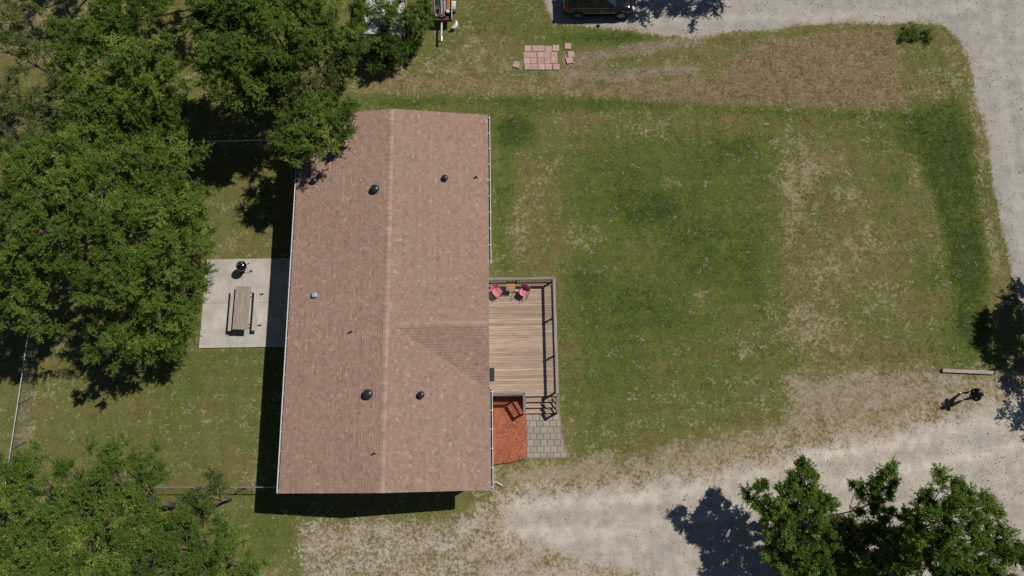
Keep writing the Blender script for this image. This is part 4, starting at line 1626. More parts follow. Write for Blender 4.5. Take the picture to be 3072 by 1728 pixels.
# ------------------------------------------------------------------ the person with the remote
def person():
    X, Y = 25.36, 2.66
    fx = plain('white_shoe', (0.72, 0.66, 0.66), 0.6)
    trousers = plain('dark_trousers', (0.020, 0.016, 0.018), 0.85, var=0.4, sc=14)
    shirt = plain('navy_black_shirt', (0.012, 0.014, 0.019), 0.8, var=0.4, sc=10)
    skin = plain('skin', (0.46, 0.28, 0.21), 0.55, var=0.08)
    capm = plain('dark_cap', (0.010, 0.012, 0.02), 0.7)
    capw = plain('pale_cap_mesh', (0.50, 0.50, 0.52), 0.8)
    # skeleton, facing +x; joints with radii
    J = {
        'pelvis': (0, 0, .96, .155, .13), 'belly': (.01, 0, 1.08, .19, .165), 'spine': (0.0, 0, 1.24, .205, .17), 'chest': (-.01, 0, 1.38, .215, .165),
        'neck': (.01, 0, 1.50, .062, .062), 'jaw': (.045, 0, 1.575, .072, .078), 'head': (.04, 0, 1.65, .078, .095), 'crown': (.035, 0, 1.72, .062, .075),
    }
    E = [('pelvis', 'belly'), ('belly', 'spine'), ('spine', 'chest'), ('chest', 'neck'), ('neck', 'jaw'), ('jaw', 'head'), ('head', 'crown')]
    for s, n in ((1, 'l'), (-1, 'r')):
        J['hip' + n] = (0, s * .11, .90, .115, .115)
        J['thigh' + n] = (.01, s * .14, .70, .10, .10)
        J['knee' + n] = (.015, s * .16, .49, .078, .076)
        J['calf' + n] = (-.01, s * .175, .33, .07, .07)
        J['ankle' + n] = (-.02, s * .19, .10, .042, .045)
        J['heel' + n] = (-.01, s * .19, .055, .046, .05)
        J['toe' + n] = (.17, s * .205, .04, .046, .036)
        E += [('pelvis', 'hip' + n), ('hip' + n, 'thigh' + n), ('thigh' + n, 'knee' + n), ('knee' + n, 'calf' + n), ('calf' + n, 'ankle' + n), ('ankle' + n, 'heel' + n), ('heel' + n, 'toe' + n)]
        J['shoulder' + n] = (-.01, s * .215, 1.42, .095, .092)
        J['uparm' + n] = (.02, s * .275, 1.27, .082, .082)
        J['elbow' + n] = (.06, s * .285, 1.12, .07, .07)
        J['forearm' + n] = (.18, s * .20, 1.11, .056, .056)
        J['wrist' + n] = (.29, s * .125, 1.12, .027, .03)
        J['palm' + n] = (.345, s * .105, 1.125, .036, .022)
        E += [('chest', 'shoulder' + n), ('shoulder' + n, 'uparm' + n), ('uparm' + n, 'elbow' + n), ('elbow' + n, 'forearm' + n), ('forearm' + n, 'wrist' + n), ('wrist' + n, 'palm' + n)]
        for k, (dx, dy, dz, ln) in enumerate(((.035, -.012, .028, .9), (.052, -.004, -.004, 1.0), (.055, -.012, -.016, 1.05), (.05, -.02, -.026, 1.0), (.035, -.03, -.03, .8))):
            a, b = 'f%d%s' % (k, n), 'g%d%s' % (k, n)
            p = J['palm' + n]
            J[a] = (p[0] + dx * .6, p[1] + s * dy * .3 + s * (.012 if k else -.03), p[2] + dz, .010, .010)
            J[b] = (p[0] + dx * ln, p[1] + s * dy * 1.6, p[2] + dz * 1.1, .008, .008)
            E += [('palm' + n, a), (a, b)]
    names = list(J)
    me = bpy.data.meshes.new('body_skeleton')
    me.from_pydata([J[k][:3] for k in names], [(names.index(a), names.index(b)) for a, b in E], [])
    o = bpy.data.objects.new('body_skeleton', me)
    COL.objects.link(o)
    md = o.modifiers.new('skin', 'SKIN')
    md.use_smooth_shade = True
    o.modifiers.new('sub', 'SUBSURF').levels = 1
    for i, k in enumerate(names):
        sv = me.skin_vertices[0].data[i]
        sv.radius = J[k][3:]
        sv.use_root = (k == 'pelvis')
    dg = bpy.context.evaluated_depsgraph_get()
    dg.update()
    bm = bpy.data.meshes.new_from_object(o.evaluated_get(dg))
    bpy.data.objects.remove(o)
    bm.name = 'body'
    root = empty('person', (X, Y, -0.012), PI + R(4), 'person in dark clothes, white shoes and cap standing on the gravel', 'person')
    bm.materials.clear()
    for mm in (shirt, trousers, skin, fx):
        bm.materials.append(mm)
    for p in bm.polygons:
        c = p.center
        if c.z < 0.115:
            p.material_index = 3
        elif c.z < 1.0 and c.x < 0.2:
            p.material_index = 1
        elif c.z > 1.535:
            p.material_index = 2
        elif c.x > 0.265 and c.z < 1.22:
            p.material_index = 2
        else:
            p.material_index = 0
        p.use_smooth = True
    b = bpy.data.objects.new('body', bm)
    COL.objects.link(b)
    b.parent = root
    # face: nose, eyes, mouth, ears
    m = MB()
    m.sphere((.135, 0, 1.64), .018, 8, 6, (1, .8, 1.3))
    for s in (-1, 1):
        m.sphere((.035, s * .092, 1.64), .028, 8, 6, (.6, .35, 1))
    m.build('face', skin, root, True)
    m = MB()
    for s in (-1, 1):
        m.sphere((.122, s * .033, 1.665), .012, 8, 6)
    m.build('eye', capm, root, True)
    MB().box((.122, 0, 1.595), (.012, .05, .010)).build('mouth', plain('lips', (.35, .13, .11), .5), root)
    m = MB()
    m.sphere((.0, 0, 1.63), .098, 14, 8, (.95, .98, 1.0))
    m.build('hair', plain('dark_hair', (0.014, 0.011, 0.010), 0.6), root, True)
    # cap: dark front and bill, pale mesh at the back
    m = MB()
    prof = [(.112, 1.67), (.112, 1.70), (.105, 1.735), (.085, 1.77), (.045, 1.79), (.003, 1.795)]
    m.lathe(prof, (.03, 0, 0), 18)
    m.sphere((.13, 0, 1.675), .085, 12, 6, (1.0, 1.0, .10))
    m.build('cap', capm, root, True)
    m = MB()
    m.sphere((-.035, 0, 1.70), .092, 12, 8, (.85, .98, .75))
    m.build('cap_back', capw, root, True)
    # remote control, held in both hands
    c, s = math.cos(PI + R(4)), math.sin(PI + R(4))
    lx, ly = .40, 0
    rc = empty('remote_control', (X + lx * c - ly * s, Y + lx * s + ly * c, 1.11), PI + R(4), 'grey remote control with screen held by the person', 'remote control')
    MB().box((0, 0, 0), (.10, .19, .045)).build('housing', plain('grey_plastic', (.30, .30, .31), .5), rc, bevel=.012)
    MB().box((-.045, 0, .05), (.012, .15, .075), Matrix.Rotation(R(-35), 3, 'Y')).build('screen', plain('phone_face', (.42, .43, .45), .25), rc)
    for q in (-1, 1):
        MB().tube([(0, q * .065, .022), (0, q * .065, .042)], .009, 8).build('stick', MT['black_metal'], rc)


person()


# ------------------------------------------------------------------ vehicles
def suv():
    x0, y0 = 5.53, 27.55
    s = empty('parked_car', (x0, y0, -0.012), R(0.4), 'black sport utility car parked on the gravel at the top edge', 'car')
    paint = plain('black_car_paint', (0.006, 0.006, 0.007), 0.10, 0.0, 0.5, 0.1, coat=1.0)
    trim = plain('black_trim', (0.02, 0.02, 0.021), 0.6)
    chrome = plain('chrome', (0.65, 0.65, 0.66), 0.15, 1.0)
    tyre = plain('tyre', (0.014, 0.014, 0.015), 0.85)
    rim = plain('alloy_rim', (0.30, 0.30, 0.32), 0.3, 0.8)
    lampm = plain('lamp_glass', (0.55, 0.57, 0.60), 0.08, 0.2)
    redm = plain('tail_lamp', (0.16, 0.01, 0.012), 0.15)
    # lower body lofted along its length (front = +x)
    st = [(-2.29, .50, .78, .60), (-2.25, .36, .98, .80), (-2.10, .30, 1.06, .89), (-1.7, .27, 1.08, .925), (-0.9, .25, 1.06, .93), (0.2, .25, 1.03, .93), (0.9, .26, 1.00, .93),
          (1.35, .27, .98, .925), (1.80, .28, .92, .90), (2.12, .30, .84, .84), (2.27, .38, .70, .70), (2.31, .46, .60, .52)]
    m = MB()
    k = 14
    vs = []
    for x, zb, zt, w in st:
        zc, hz = (zb + zt) / 2, (zt - zb) / 2
        for i in range(k):
            t = 2 * PI * (i + 0.5) / k
            cx, cz = math.cos(t), math.sin(t)
            e = 0.36
            yy = w * math.copysign(abs(cx) ** e, cx)
            zz = zc + hz * math.copysign(abs(cz) ** e, cz)
            if cz > 0:
                yy *= 0.985
            vs.append((x, yy, zz))
    fs = []
    for j in range(len(st) - 1):
        for i in range(k):
            fs.append((j * k + i, j * k + (i + 1) % k, (j + 1) * k + (i + 1) % k, (j + 1) * k + i))
    fs.append(tuple(range(k - 1, -1, -1)))
    fs.append(tuple((len(st) - 1) * k + i for i in range(k)))
    m.add(vs, fs)
    body = m.build('body', paint, s, True)
    # greenhouse
    m = MB()
    low = [(-2.12, .80), (-1.2, .84), (0.0, .85), (0.95, .82)]
    up = [(-1.72, .56), (-1.1, .62), (-0.2, .64), (0.15, .60)]
    vs = []
    for sg in (-1, 1):
        for (x, w) in low:
            vs.append((x, sg * w, 1.02))
        for i, (x, w) in enumerate(up):
            vs.append((x, sg * w, (1.60, 1.665, 1.66, 1.61)[i]))
    fs = []
    for b in (0, 8):
        for i in range(3):
            f = (b + i, b + i + 1, b + 4 + i + 1, b + 4 + i)
            fs.append(f if b == 0 else tuple(reversed(f)))
    for i in range(3):
        fs.append((4 + i, 5 + i, 13 + i, 12 + i))
    fs += [(3, 11, 15, 7), (8, 0, 4, 12)]
    m.add(vs, fs)
    m.build('cabin', paint, s, False, bevel=0.05)
    # windows
    def pane(name, pts, off):
        mm = MB()
        mm.add([(p[0], p[1] + off, p[2]) for p in pts] + [(p[0], p[1] + off * 0.2, p[2]) for p in pts],
               [tuple(range(len(pts))), tuple(range(2 * len(pts) - 1, len(pts) - 1, -1))])
        return mm.build(name, MT['glass'], s)
    for sg in (-1, 1):
        def w(x, t):
            zl, zu = 1.07, 1.56
            return (x, sg * (0.845 - (0.845 - 0.615) * t) , 1.02 + (1.64 - 1.02) * t)
        for a, b, c, d in ((-1.95, -1.42, -1.50, -1.72), (-1.38, -0.42, -0.42, -1.32), (-0.36, 0.78, 0.18, -0.36)):
            pts = [w(a, .08), w(b, .08), w(c, .86), w(d, .86)]
            pane('side_window', pts, sg * 0.02)
        MB().tube([(-1.98, sg * .862, 1.09), (-1.4, sg * .872, 1.055), (0.1, sg * .875, 1.045), (0.95, sg * .855, 1.04)], 0.012, 6).build('chrome_strip', chrome, s)
        MB().box((0.72, sg * 1.00, 1.10), (.16, .20, .14)).build('wing_mirror', paint, s, bevel=.03)
        for x in (-0.95, 0.10):
            MB().box((x, sg * .935, .90), (.17, .03, .03)).build('door_handle', chrome, s, bevel=.008)
        for x in (-1.42, -0.40, 0.70):
            MB().box((x, sg * .927, .66), (.008, .012, .66)).build('door_seam', trim, s)
        MB().box((-0.02, sg * .915, .30), (2.0, .06, .10)).build('sill', trim, s)
        MB().box((2.14, sg * .70, .78), (.20, .30, .13), Matrix.Rotation(R(-sg * 24), 3, 'Z')).build('headlight', lampm, s, bevel=.03)
        MB().box((-2.22, sg * .70, .92), (.14, .30, .14), Matrix.Rotation(R(sg * 14), 3, 'Z')).build('tail_light', redm, s, bevel=.03)
        for x in (-1.37, 1.40):
            # arch lip, tyre and spoked rim
            MB().lathe([(.42, 0.0), (.425, .06), (.33, .065), (.33, 0)], (x, sg * .875 - (0.0 if sg > 0 else 0.065), .37), 24, axis='y').build('wheel_arch', trim, s)
            wh = MB().lathe([(.22, -.10), (.33, -.11), (.35, -.07), (.35, .07), (.33, .105), (.235, .11)], (x, sg * .845, .362), 28, axis='y').build('wheel', tyre, s, True)
            ro = sg * .955
            m2 = MB()
            m2.lathe([(.235, -.012), (.235, .012), (.205, .012), (.205, -.012)], (x, ro, .362), 24, axis='y')
            for q in range(5):
                a = 2 * PI * q / 5 + 0.3
                m2.box((x + .11 * math.cos(a), ro, .362 + .11 * math.sin(a)), (.22, .024, .055), Matrix.Rotation(-a, 3, 'Y'))
            m2.lathe([(.05, -.02), (.05, .02)], (x, ro, .362), 12, axis='y')
            m2.build('rim', rim, wh)
    # windscreen, rear window, roof rails, grille, plates
    m = MB()
    m.add([(0.98, -.76, 1.06), (0.98, .76, 1.06), (0.24, .56, 1.60), (0.24, -.56, 1.60)], [(0, 1, 2, 3)])
    m.build('windscreen', MT['glass'], s)
    m = MB()
    m.add([(-2.14, .72, 1.10), (-2.14, -.72, 1.10), (-1.80, -.54, 1.56), (-1.80, .54, 1.56)], [(0, 1, 2, 3)])
    m.build('rear_window', MT['glass'], s)
    for sg in (-1, 1):
        MB().tube([(-1.55, sg * .57, 1.66), (-1.4, sg * .58, 1.71), (-.1, sg * .59, 1.71), (0.05, sg * .58, 1.66)], .016, 6).build('roof_rail', chrome, s)
    MB().box((2.29, 0, .66), (.05, .95, .17)).build('grille', trim, s, bevel=.02)
    MB().box((2.28, 0, .40), (.08, 1.3, .12)).build('bumper', trim, s, bevel=.02)
    MB().box((-2.27, 0, .45), (.08, 1.4, .14)).build('bumper', trim, s, bevel=.02)


suv()


def camper():
    x0, y0 = G(1148, 60, 2.2)
    t = empty('camper_trailer', (x0, 26.35, 0), R(-1.5), 'old white camper trailer with stained roof half hidden under trees', 'trailer')
    n = N('stained_white_roof')
    p = n.pos()
    f = n.noise(p, 4.5, 6.0, 0.7)
    c = n.mix(n.step(f, 0.42, 0.64), (0.50, 0.51, 0.50), (0.17, 0.19, 0.15))
    rm = n.bsdf(c, 0.7, 0, None, 0.3)
    wall = plain('camper_white_side', (0.55, 0.55, 0.53), 0.6, var=.2)
    red = plain('camper_red_stripe', (0.45, 0.03, 0.035), 0.5)
    W_, L_ = 2.2, 4.4
    MB().box((0, 0, 1.28), (W_, L_, 1.62)).build('body', wall, t, bevel=.05)
    MB().box((0, 0, 2.13), (W_ + .06, L_ + .06, 0.09)).build('roof', rm, t, bevel=.04)
    for yy in (-1.9, -1.2, -.5, .2, .9):
        MB().box((0, yy, 2.185), (W_ - .05, .035, .02)).build('roof_seam', rm, t)
    MB().box((.1, .3, 2.23), (.42, .42, .12), taper=.9).build('roof_hatch', wall, t, bevel=.02)
    for sg in (-1, 1):
        MB().box((sg * (W_ / 2 + .008), 0, .92), (.03, L_ - .2, .30)).build('stripe', red, t)
        w_ = MB().lathe([(.20, -.09), (.31, -.10), (.33, 0), (.31, .10), (.20, .09)], (0, 0, 0), 20, axis='y').build('wheel', MT['rubber'], t)
        w_.location = (sg * (W_ / 2 - .12), -.1, .32)
        w_.rotation_euler = (0, 0, PI / 2)
        f_ = MB().box((sg * (W_ / 2 + .012), .9, 1.5), (.03, .8, .5)).build('window', MT['glass'], t)
    MB().box((1.02, -L_ / 2 - .01, .95), (.14, .06, .34)).build('tail_light', red, t)
    MB().box((-1.02, -L_ / 2 - .01, .95), (.14, .06, .34)).build('tail_light', red, t)
    MB().box((0, -L_ / 2 - .01, 1.5), (1.2, .03, .5)).build('window', MT['glass'], t)
    for sx in (-.5, .5):
        MB().tube([(sx, 2.0, .45), (0, 3.2, .45)], .04, 6).build('drawbar', MT['black_metal'], t)
    MB().tube([(0, 3.1, .5), (0, 3.1, 0)], .03, 8).build('jack', MT['black_metal'], t)
    for sx in (-.8, .8):
        MB().tube([(sx, -1.8, .5), (sx, -1.8, 0)], .035, 6).build('stand', MT['black_metal'], t)


camper()


def scrap_trailer():
    # the trailer's bed, tongue toward the lawn (-y)
    x0, y0 = -4.43, 26.1
    t = empty('utility_trailer', (x0, y0, 0), R(1.0), 'small utility trailer with white tongue loaded with scrap metal', 'trailer')
    whitep = plain('dull_white_paint', (0.52, 0.52, 0.46), 0.55, var=.2)
    rust = plain('rusty_steel', (0.13, 0.075, 0.055), 0.8, .2, var=.4, sc=6)
    MB().box((0, 1.2, .50), (1.24, 2.4, .05)).build('bed', rust, t)
    for sx in (-.64, .64):
        MB().box((sx, 1.2, .68), (.04, 2.4, .30)).build('side_board', MT['bench'] if sx > 0 else rust, t)
    MB().box((0, .02, .62), (1.24, .04, .18)).build('front_board', rust, t)
    MB().tube([(-.02, .1, .47), (-.03, -.75, .47), (-.03, -1.05, .46)], .055, 6).build('tongue', whitep, t)
    MB().tube([(-.03, -1.05, .48), (-.03, -1.32, .44)], [.075, .05], 8).build('coupler', plain('grey_coupler', (.38, .40, .40), .4, .6), t)
    MB().tube([(-.03, -.95, .45), (-.03, -.95, 0.0)], .03, 8).build('jack', MT['black_metal'], t)
    for sx in (-.78, .78):
        w_ = MB().lathe([(.13, -.08), (.25, -.09), (.27, 0), (.25, .09), (.13, .08)], (0, 0, 0), 20, axis='y').build('wheel', MT['rubber'], t)
        w_.location = (sx, 1.2, .27)
        w_.rotation_euler = (0, 0, PI / 2)
        m = MB()
        pts = [(sx, 1.2 + .36 * math.cos(R(a)), .27 + .36 * math.sin(R(a))) for a in range(15, 170, 25)]
        for i in range(len(pts) - 1):
            m.box(((pts[i][0]), (pts[i][1] + pts[i + 1][1]) / 2, (pts[i][2] + pts[i + 1][2]) / 2), (.22, .18, .02),
                  Matrix.Rotation(math.atan2(pts[i + 1][2] - pts[i][2], pts[i + 1][1] - pts[i][1]), 3, 'X'))
        m.build('fender', whitep, t)
    LT = lambda x, y: (x0 + x * math.cos(R(1)) - y * math.sin(R(1)), y0 + x * math.sin(R(1)) + y * math.cos(R(1)))
    # load: things lying on the bed
    grey = plain('grey_tube', (.42, .42, .43), .35, .7)
    a = empty('chair_frame', (*LT(-.27, 1.15), .53), R(6), 'grey tube chair frame with black mesh lying on the scrap trailer', 'chair frame')
    m = MB()
    for sx in (-.21, .21):
        m.tube([(sx, -.55, .04), (sx, .55, .05), (sx * .9, .75, .35)], .02, 6)
    m.tube([(-.21, -.05, .05), (.21, -.05, .05)], .018, 6)
    m.tube([(-.19, .72, .33), (.19, .72, .33)], .018, 6)
    m.build('frame', grey, a)
    MB().box((0, .32, .055), (.36, .62, .012), Matrix.Rotation(R(4), 3, 'X')).build('mesh_panel', MT['black_metal'], a)
    for i, (x, y, z, lb) in enumerate(((-.44, .34, .53, 'black drum lamp with white dome on the left of the scrap trailer'),
                                       (.36, .56, .53, 'black drum lamp with white dome on the right of the scrap trailer'))):
        dlamp = empty('drum_lamp', (*LT(x, y), z), 0, lb, 'lamp', 'drum lamps on the trailer')
        MB().lathe([(.16, 0), (.17, .10), (.17, .22), (.15, .24)], (0, 0, 0), 18).build('drum', MT['black_metal'], dlamp, True)
        MB().sphere((0, 0, .24), .115, 16, 8, (1, 1, .55)).build('dome', MT['white_metal'], dlamp, True)
        MB().sphere((.02, -.02, .30), .03, 10, 6, (1, 1, .5)).build('cap', plain('dome_cap', (.12, .14, .2), .3), dlamp, True)
    b = MB().lathe([(.09, 0), (.13, .24), (.135, .24), (.12, .22), (.08, .02)], (*LT(-.28, .62), .53), 16).build('bucket', plain('blue_plastic', (.05, .10, .30), .4))
    tag(b, 'blue plastic bucket on the scrap trailer beside the chair frame', 'bucket')
    for i in range(3):
        q = MB().box((0, 0, 0), (1.5, .10, .035)).build('loose_plank', MT['slat'], None, False, (*LT(.43 + .06 * (i - 1), 1.35), .57 + .04 * i), R(90 + 2 * i))
        tag(q, ('brown plank on the trailer, lowest of three piled', 'brown plank on the trailer, middle of three piled', 'brown plank on the trailer, topmost of three piled')[i], 'plank', 'planks on the trailer')
    rnd = random.Random(4)
    for i, lb in enumerate(('grey steel pipe lying along the middle of the scrap trailer', 'grey steel pipe slanting across the scrap trailer load', 'thin grey steel pipe near the scrap trailer planks',
                            'grey steel pipe propped on the scrap trailer front')):
        x = -.02 + .09 * i
        p = MB().tube([(*LT(x, .25 + .1 * i), .58 + .05 * i), (*LT(x + rnd.uniform(-.12, .12), 1.9), .66 + .03 * i)], .02, 6).build('steel_pipe', grey)
        tag(p, lb, 'pipe', 'pipes on the trailer')
    e = empty('engine_block', (*LT(.05, .32), .53), R(20), 'rusty red engine part on the front of the scrap trailer', 'engine')
    MB().box((0, 0, .11), (.34, .26, .22)).build('block', plain('dull_red', (.16, .05, .05), .7, var=.4), e, bevel=.02)
    for i in range(4):
        MB().lathe([(.035, .22), (.035, .30), (.02, .31)], (-.12 + .08 * i, .02, 0), 10).build('cylinder_head', grey, e)
    MB().tube([(-.17, -.1, .1), (-.3, -.16, .14), (-.34, -.05, .2)], .03, 8).build('hose', MT['rubber'], e)
    m = MB()
    for k in range(9):
        a0, a1 = R(-20 + 14 * k), R(-20 + 14 * (k + 1))
        w0, w1 = .05 + .09 * math.sin(PI * k / 9), .05 + .09 * math.sin(PI * (k + 1) / 9)
        vs = []
        for a_, w_ in ((a0, w0), (a1, w1)):
            for rr, zz in ((.30 - w_, .02), (.30, .07), (.30 + w_ * .8, .01)):
                vs.append((rr * math.cos(a_), rr * math.sin(a_), zz))
        vs += [(x_, y_, z_ - .018) for x_, y_, z_ in vs]
        m.add(vs, [(0, 3, 4, 1), (1, 4, 5, 2), (7, 10, 9, 6), (8, 11, 10, 7), (0, 6, 9, 3), (2, 5, 11, 8), (0, 1, 2, 8, 7, 6), (3, 9, 10, 11, 5, 4)])
    g = m.build('plastic_cowl', plain('white_plastic', (.62, .62, .60), .4), None, False, (*LT(.60, .02), .30), R(-75))
    g.rotation_euler = (R(12), R(10), R(-75))
    tag(g, 'white curved plastic cowl at the front corner of the scrap trailer', 'cowl')


scrap_trailer()


# ------------------------------------------------------------------ trees and shrubs
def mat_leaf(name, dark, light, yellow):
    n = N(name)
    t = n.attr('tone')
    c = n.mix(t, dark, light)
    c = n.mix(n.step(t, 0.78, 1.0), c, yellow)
    d = n.node('ShaderNodeBsdfDiffuse')
    tr = n.node('ShaderNodeBsdfTranslucent')
    gl = n.node('ShaderNodeBsdfGlossy')
    gl.inputs['Roughness'].default_value = 0.42
    gl.inputs['Color'].default_value = (0.5, 0.5, 0.5, 1)
    n.put(d.inputs['Color'], c)
    n.put(tr.inputs['Color'], n.mix(0.5, c, yellow))
    mx = n.node('ShaderNodeMixShader')
    mx.inputs[0].default_value = 0.45
    n.t.links.new(d.outputs[0], mx.inputs[1])
    n.t.links.new(tr.outputs[0], mx.inputs[2])
    m2 = n.node('ShaderNodeMixShader')
    m2.inputs[0].default_value = 0.015
    n.t.links.new(mx.outputs[0], m2.inputs[1])
    n.t.links.new(gl.outputs[0], m2.inputs[2])
    n.t.links.new(m2.outputs[0], n.out.inputs['Surface'])
    return n.mat


LEAF = {
    'green': mat_leaf('leaf_green', (0.062, 0.114, 0.017), (0.182, 0.272, 0.045), (0.300, 0.370, 0.080)),
    'olive': mat_leaf('leaf_olive', (0.066, 0.088, 0.024), (0.155, 0.192, 0.054), (0.240, 0.270, 0.095)),
    'deep': mat_leaf('leaf_deep', (0.046, 0.090, 0.014), (0.138, 0.232, 0.034), (0.280, 0.350, 0.068)),
}


def mat_bark():
    n = N('grey_bark')
    g = n.noise(n.scale(n.tc(), (9, 9, 2)), 1.0, 5.0, 0.7)
    c = n.mix(g, (0.055, 0.045, 0.036), (0.20, 0.175, 0.145))
    return n.bsdf(c, 0.9, 0, n.bump(g, 0.6, 0.02), 0.1)


BARK = mat_bark()


def bez(a, b, c, n):
    return [((1 - t) ** 2) * a + 2 * (1 - t) * t * b + t * t * c for t in [i / (n - 1) for i in range(n)]]


def tree(name, label, base, lobes, leaf='green', seed=1, trunk_r=0.16, dens=1.0, per=480, size=(0.100, 0.028), group='trees', cat='tree', rc=(0.30, 0.55), bare=1, spiky=0.0, squash=0.8):
    """lobes: (x, y, z, r) in metres; leaves hang in clumps of twigs round each lobe"""
    rng = np.random.default_rng(seed)
    rnd = random.Random(seed)
    t = empty(name, (base[0], base[1], 0), 0, label, cat, group)
    B = Vector((base[0], base[1], 0))
    cen = Vector((sum(l[0] for l in lobes) / len(lobes), sum(l[1] for l in lobes) / len(lobes), 0))
    zmax = max(l[2] for l in lobes)
    zmin = min(l[2] for l in lobes)
    fork = Vector((B.x * 0.75 + cen.x * 0.25, B.y * 0.75 + cen.y * 0.25, max(0.15, min(zmin * 0.55, zmax * 0.35))))
    rel = lambda v: v - B
    m = MB()
    m.tube([Vector((0, 0, -0.1)), rel(B.lerp(fork, 0.5)) + Vector((rnd.uniform(-.08, .08), rnd.uniform(-.08, .08), 0)), rel(fork)], [trunk_r * 1.25, trunk_r, trunk_r * 0.85], 9)
    P, D, C, TN = [], [], [], []
    for (lx, ly, lz, lr) in lobes:
        lc = Vector((lx, ly, lz))
        mid = fork.lerp(lc, 0.5) + Vector((rnd.uniform(-.3, .3), rnd.uniform(-.3, .3), rnd.uniform(.1, .6)))
        pts = bez(fork, mid, lc, 7)
        rr = trunk_r * min(0.6, 0.28 + 0.12 * lr)
        m.tube([rel(p) for p in pts], [rr + (0.022 - rr) * i / 6 for i in range(7)], 6, cap=False)
        ltone = rng.normal(0, 0.13)
        lsc = rng.uniform(0.9, 1.35)
        nc = max(4, int(dens * (6.2 * lr * lr + 4.0)))
        for k in range(nc):
            v = rng.normal(size=3)
            v /= np.linalg.norm(v) + 1e-9
            if v[2] < -0.25:
                v[2] = -v[2]
            rad = lr * (0.20 + 0.85 * rng.random() ** 0.65)
            c = np.array(lc) + v * rad * np.array([1, 1, squash])
            if c[2] < 0.12:
                c[2] = 0.12 + rng.random() * 0.2
            outd = v * 0.9 + np.array([0, 0, 0.15])
            if k < 9:
                m.tube([rel(lc), rel(lc.lerp(Vector(c), .55)) + Vector((rnd.uniform(-.1, .1), rnd.uniform(-.1, .1), .06)), rel(Vector(c))], [0.022, 0.014, 0.006], 4, cap=False)
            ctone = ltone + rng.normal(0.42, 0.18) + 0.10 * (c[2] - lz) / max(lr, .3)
            rcl = rng.uniform(*rc) * lsc
            ntw = 14
            for q in range(ntw):
                d = outd * (0.75 + spiky) + rng.normal(size=3) * 0.75 + np.array([0, 0, 0.18])
                d /= np.linalg.norm(d) + 1e-9
                d[2] *= 0.75
                ln = rcl * rng.uniform(0.7, 1.45)
                f = rng.uniform(0.08, 1.0, max(2, int(per * dens / ntw)))
                pos = c + np.outer(f * ln, d) + rng.normal(0, 0.030, (len(f), 3))
                P.append(pos)
                D.append(np.tile(d, (len(f), 1)))
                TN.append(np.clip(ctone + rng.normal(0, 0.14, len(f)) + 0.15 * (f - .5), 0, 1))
        for k in range(bare):
            v = Vector((rnd.uniform(-1, 1), rnd.uniform(-1, 1), rnd.uniform(.1, .7))).normalized()
            e = lc + v * lr * rnd.uniform(.8, 1.15)
            q = lc.lerp(e, .55) + Vector((rnd.uniform(-.12, .12), rnd.uniform(-.12, .12), rnd.uniform(0, .1)))
            q2 = q.lerp(e, .5) + Vector((rnd.uniform(-.12, .12), rnd.uniform(-.12, .12), rnd.uniform(0, .08)))
            m.tube([rel(lc.lerp(q, .6)), rel(q), rel(q2), rel(e)], [.014, .012, .008, .003], 4, cap=False)
    m.build('trunk', BARK, t, True)
    P = np.vstack(P)
    D = np.vstack(D)
    TN = np.concatenate(TN)
    n = len(P)
    # leaf axis: twig direction swung sideways; blade roughly facing the sky
    ax = D + rng.normal(0, 0.75, (n, 3))
    ax[:, 2] *= 0.55
    ax /= np.linalg.norm(ax, axis=1)[:, None] + 1e-9
    nr = np.array([SUN_DIR.x * .75, SUN_DIR.y * .75, 0.8]) + rng.normal(0, 0.55, (n, 3))
    sd = np.cross(nr, ax)
    sd /= np.linalg.norm(sd, axis=1)[:, None] + 1e-9
    up = np.cross(ax, sd)
    l = (size[0] * rng.uniform(0.65, 1.35, n))[:, None]
    w = (size[1] * rng.uniform(0.7, 1.3, n))[:, None]
    P = P - np.array([B.x, B.y, 0])
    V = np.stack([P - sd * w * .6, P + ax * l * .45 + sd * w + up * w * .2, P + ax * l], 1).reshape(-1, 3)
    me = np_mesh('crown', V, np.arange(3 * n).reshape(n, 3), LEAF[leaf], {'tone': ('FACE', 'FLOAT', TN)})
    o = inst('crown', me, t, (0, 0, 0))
    o['kind'] = 'stuff'
    return t


def L3(*pts):
    """surveyed crown points (photo x, photo y, height, radius) -> metres"""
    return [(*G(a, b, c), c, d) for a, b, c, d in pts]


def gb(px, py):
    return G(px, py, 0)


# big trees left of the patio
tree('locust_tree', 'large green tree whose branches reach over the patio edge', gb(520, 800), L3(
    (400, 700, 7.0, 2.2), (500, 620, 5.8, 1.7), (560, 640, 4.6, 1.3), (520, 760, 5.2, 1.7), (575, 745, 3.9, 1.2), (440, 850, 5.2, 1.8), (560, 880, 3.2, 1.2),
    (330, 840, 6.3, 1.7), (480, 970, 3.8, 1.5), (380, 970, 4.6, 1.5), (560, 975, 2.6, 1.1), (330, 1030, 4.3, 1.1), (540, 1040, 2.2, .9), (600, 690, 3.4, .8), (430, 1040, 3.6, 1.1), (610, 830, 2.6, .7)),
    'green', 21, 0.24, 1.05, group='trees left of the house')
tree('locust_tree', 'tall green tree at the left edge beside the fence', gb(330, 830), L3(
    (210, 720, 7.2, 2.2), (90, 700, 7.4, 2.1), (30, 600, 7.2, 1.8), (150, 590, 7.2, 2.0), (270, 610, 7.0, 2.0), (60, 820, 6.6, 1.7), (170, 830, 6.2, 1.5), (20, 930, 5.6, 1.3), (120, 930, 5.0, 1.1), (-40, 740, 6.8, 1.8)),
    'green', 22, 0.22, 1.05, group='trees left of the house')
